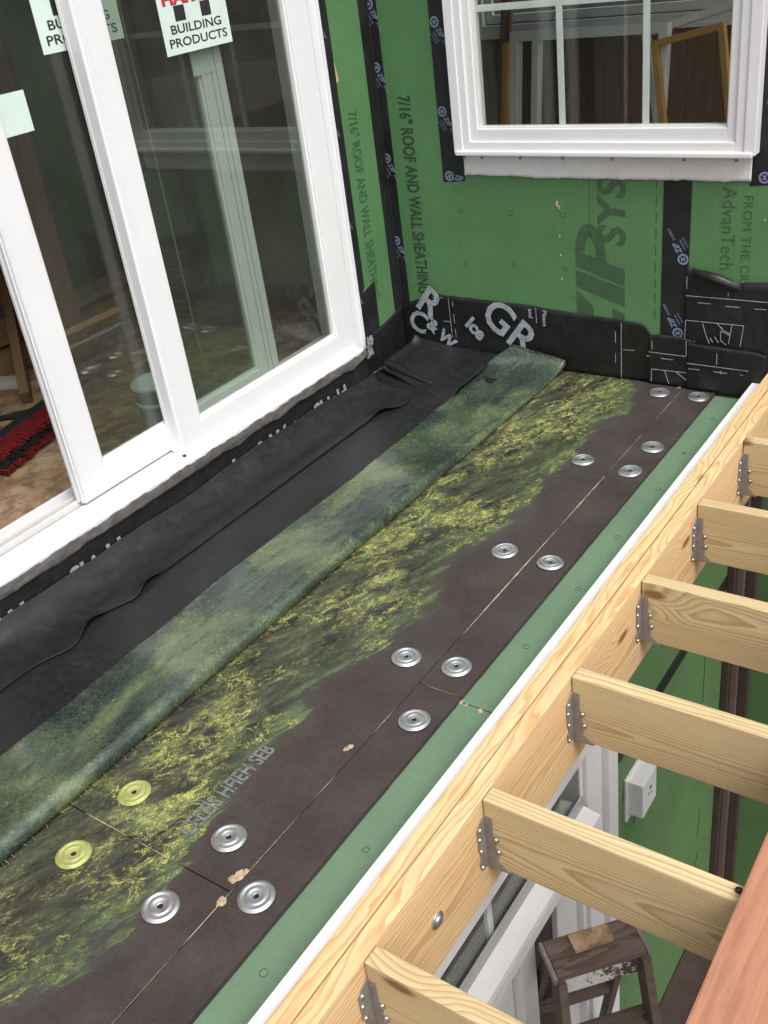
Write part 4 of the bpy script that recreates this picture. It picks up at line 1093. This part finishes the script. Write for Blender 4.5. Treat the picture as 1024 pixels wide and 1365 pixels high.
# white plaster spots on the floor
spt = MB()
for (x, y, r) in ((-.98, -.62, .045), (-.86, -.66, .05), (-1.06, -.82, .04), (-.55, -.45, .05), (-.46, -.36, .04)):
    b = bmesh.new(); bmesh.ops.create_circle(b, cap_ends=True, radius=r, segments=22)
    for v in b.verts: v.co *= .55+.7*abs(N(v.co.x*40+x, v.co.y*40, 2)); 
    b.transform(Matrix.Translation((x, y, FZ+.0012))); spt.add(b)
so_ = spt.build('plaster_spots', 'white_rough'); tag(so_, 'white plaster smears on the strand board floor', 'stain', None, 'stuff')

# ================================================================== ROOM BEHIND THE WINDOW
tag(MB().box(-2.2, 2.1, .121, 2.75, -.02, .08).build('back_room_floor', 'osb'), kind='structure')
rw = MB()
yb0, yb1 = 2.45, 2.55
rw.box(-2.2, -.92, yb0, yb1, .08, 2.6); rw.box(.92, 2.1, yb0, yb1, .08, 2.6); rw.box(-.92, .92, yb0, yb1, .08, .99); rw.box(-.92, .92, yb0, yb1, 2.3, 2.6)
rw.box(-2.3, -2.2, .121, yb1, .08, 2.6); rw.box(2.1, 2.2, .121, .5, .08, 2.6); rw.box(2.1, 2.2, 2.2, yb1, .08, 2.6); rw.box(2.1, 2.2, .5, 2.2, .08, .7); rw.box(2.1, 2.2, .5, 2.2, 2.3, 2.6)  # made-up side wall opening, lets more daylight into the back room
tag(rw.build('back_room_wall', 'plank'), kind='structure')
tag(MB().box(-2.3, 2.2, .0, 2.8, 2.76, 2.90).build('back_room_ceiling', 'ceiling'), kind='structure')
fwn = empty('far_window', (0, 2.43, 1.05), 'pale trimmed window on the far brown wall behind the glass', 'window')
f = MB(); rframe(f, -.96, .96, .935, 2.34, .06, .06, .05, .06, 2.405, 2.449, .003); f.build('casing', 'pale_frame', fwn)
MB().box(-1.02, 1.02, 2.385, 2.4045, .915, .938, .003).build('sill', 'pale_frame', fwn)
f = MB(); rframe(f, -.90, .90, .985, 2.29, .04, .04, .05, .04, 2.46, 2.49, .002); f.build('sash', 'pale_frame', fwn)
MB().box(-.86, .86, 2.472, 2.476, 1.03, 2.26).build('pane', 'glass_clear', fwn)
def lean_frame(name, cx, y, wd, ht, lean, rz, wdt, dep, mat, label, cat, extra=None, group='frames leaning in the back room', roll=0.0, z=.0805):
    e = empty(name, (cx, y, z), label, cat, group, world_parts=False)
    e.rotation_euler = (R(-lean), R(-roll), R(rz))
    f = MB(); rframe(f, -wd/2, wd/2, 0, ht, wdt, wdt, wdt, wdt, -dep/2, dep/2, .003); o = f.build('frame', mat); o.parent = e
    if extra:
        for x in extra:
            q = MB().box(x-.016, x+.016, -dep/2+.002, dep/2-.002, wdt, ht-wdt, .002).build('bar', mat); q.parent = e
    return e
e = lean_frame('spare_window', .41, .86, .72, 1.035, 8, 0, .040, .05, 'pale_frame', 'pale window sash leaning inside, middle of the back room', 'window sash', (-.235,))
g = MB().box(-.32, .32, -.002, .002, .04, .995).build('pane', 'glass_clear'); g.parent = e
e2 = lean_frame('spare_screen', 1.045, .80, .30, .99, 9, 0, .026, .035, 'yellow_wood', 'yellow wooden frame leaning inside behind the right window panes', 'wood frame', roll=11, z=.112)
e3 = lean_frame('spare_screen', 1.06, .90, .42, 1.03, 9, 0, .030, .035, 'pale_frame', 'pale frame leaning behind the yellow wooden frame', 'wood frame', roll=13, z=.130)
o = board('yellow_strip', 1.0, .030, .022, 'yellow_wood', (.015, .92, .575), (0, R(-84), R(0)), None, .003); tag(o, 'narrow yellow strip leaning inside at the left of the window', 'wood strip')
o = board('brown_strip', 1.3, .05, .022, 'stud', (-.06, 1.05, .72), (0, R(-82), R(0)), None, .003); tag(o, 'brown board leaning inside at the far left of the window', 'wood strip')
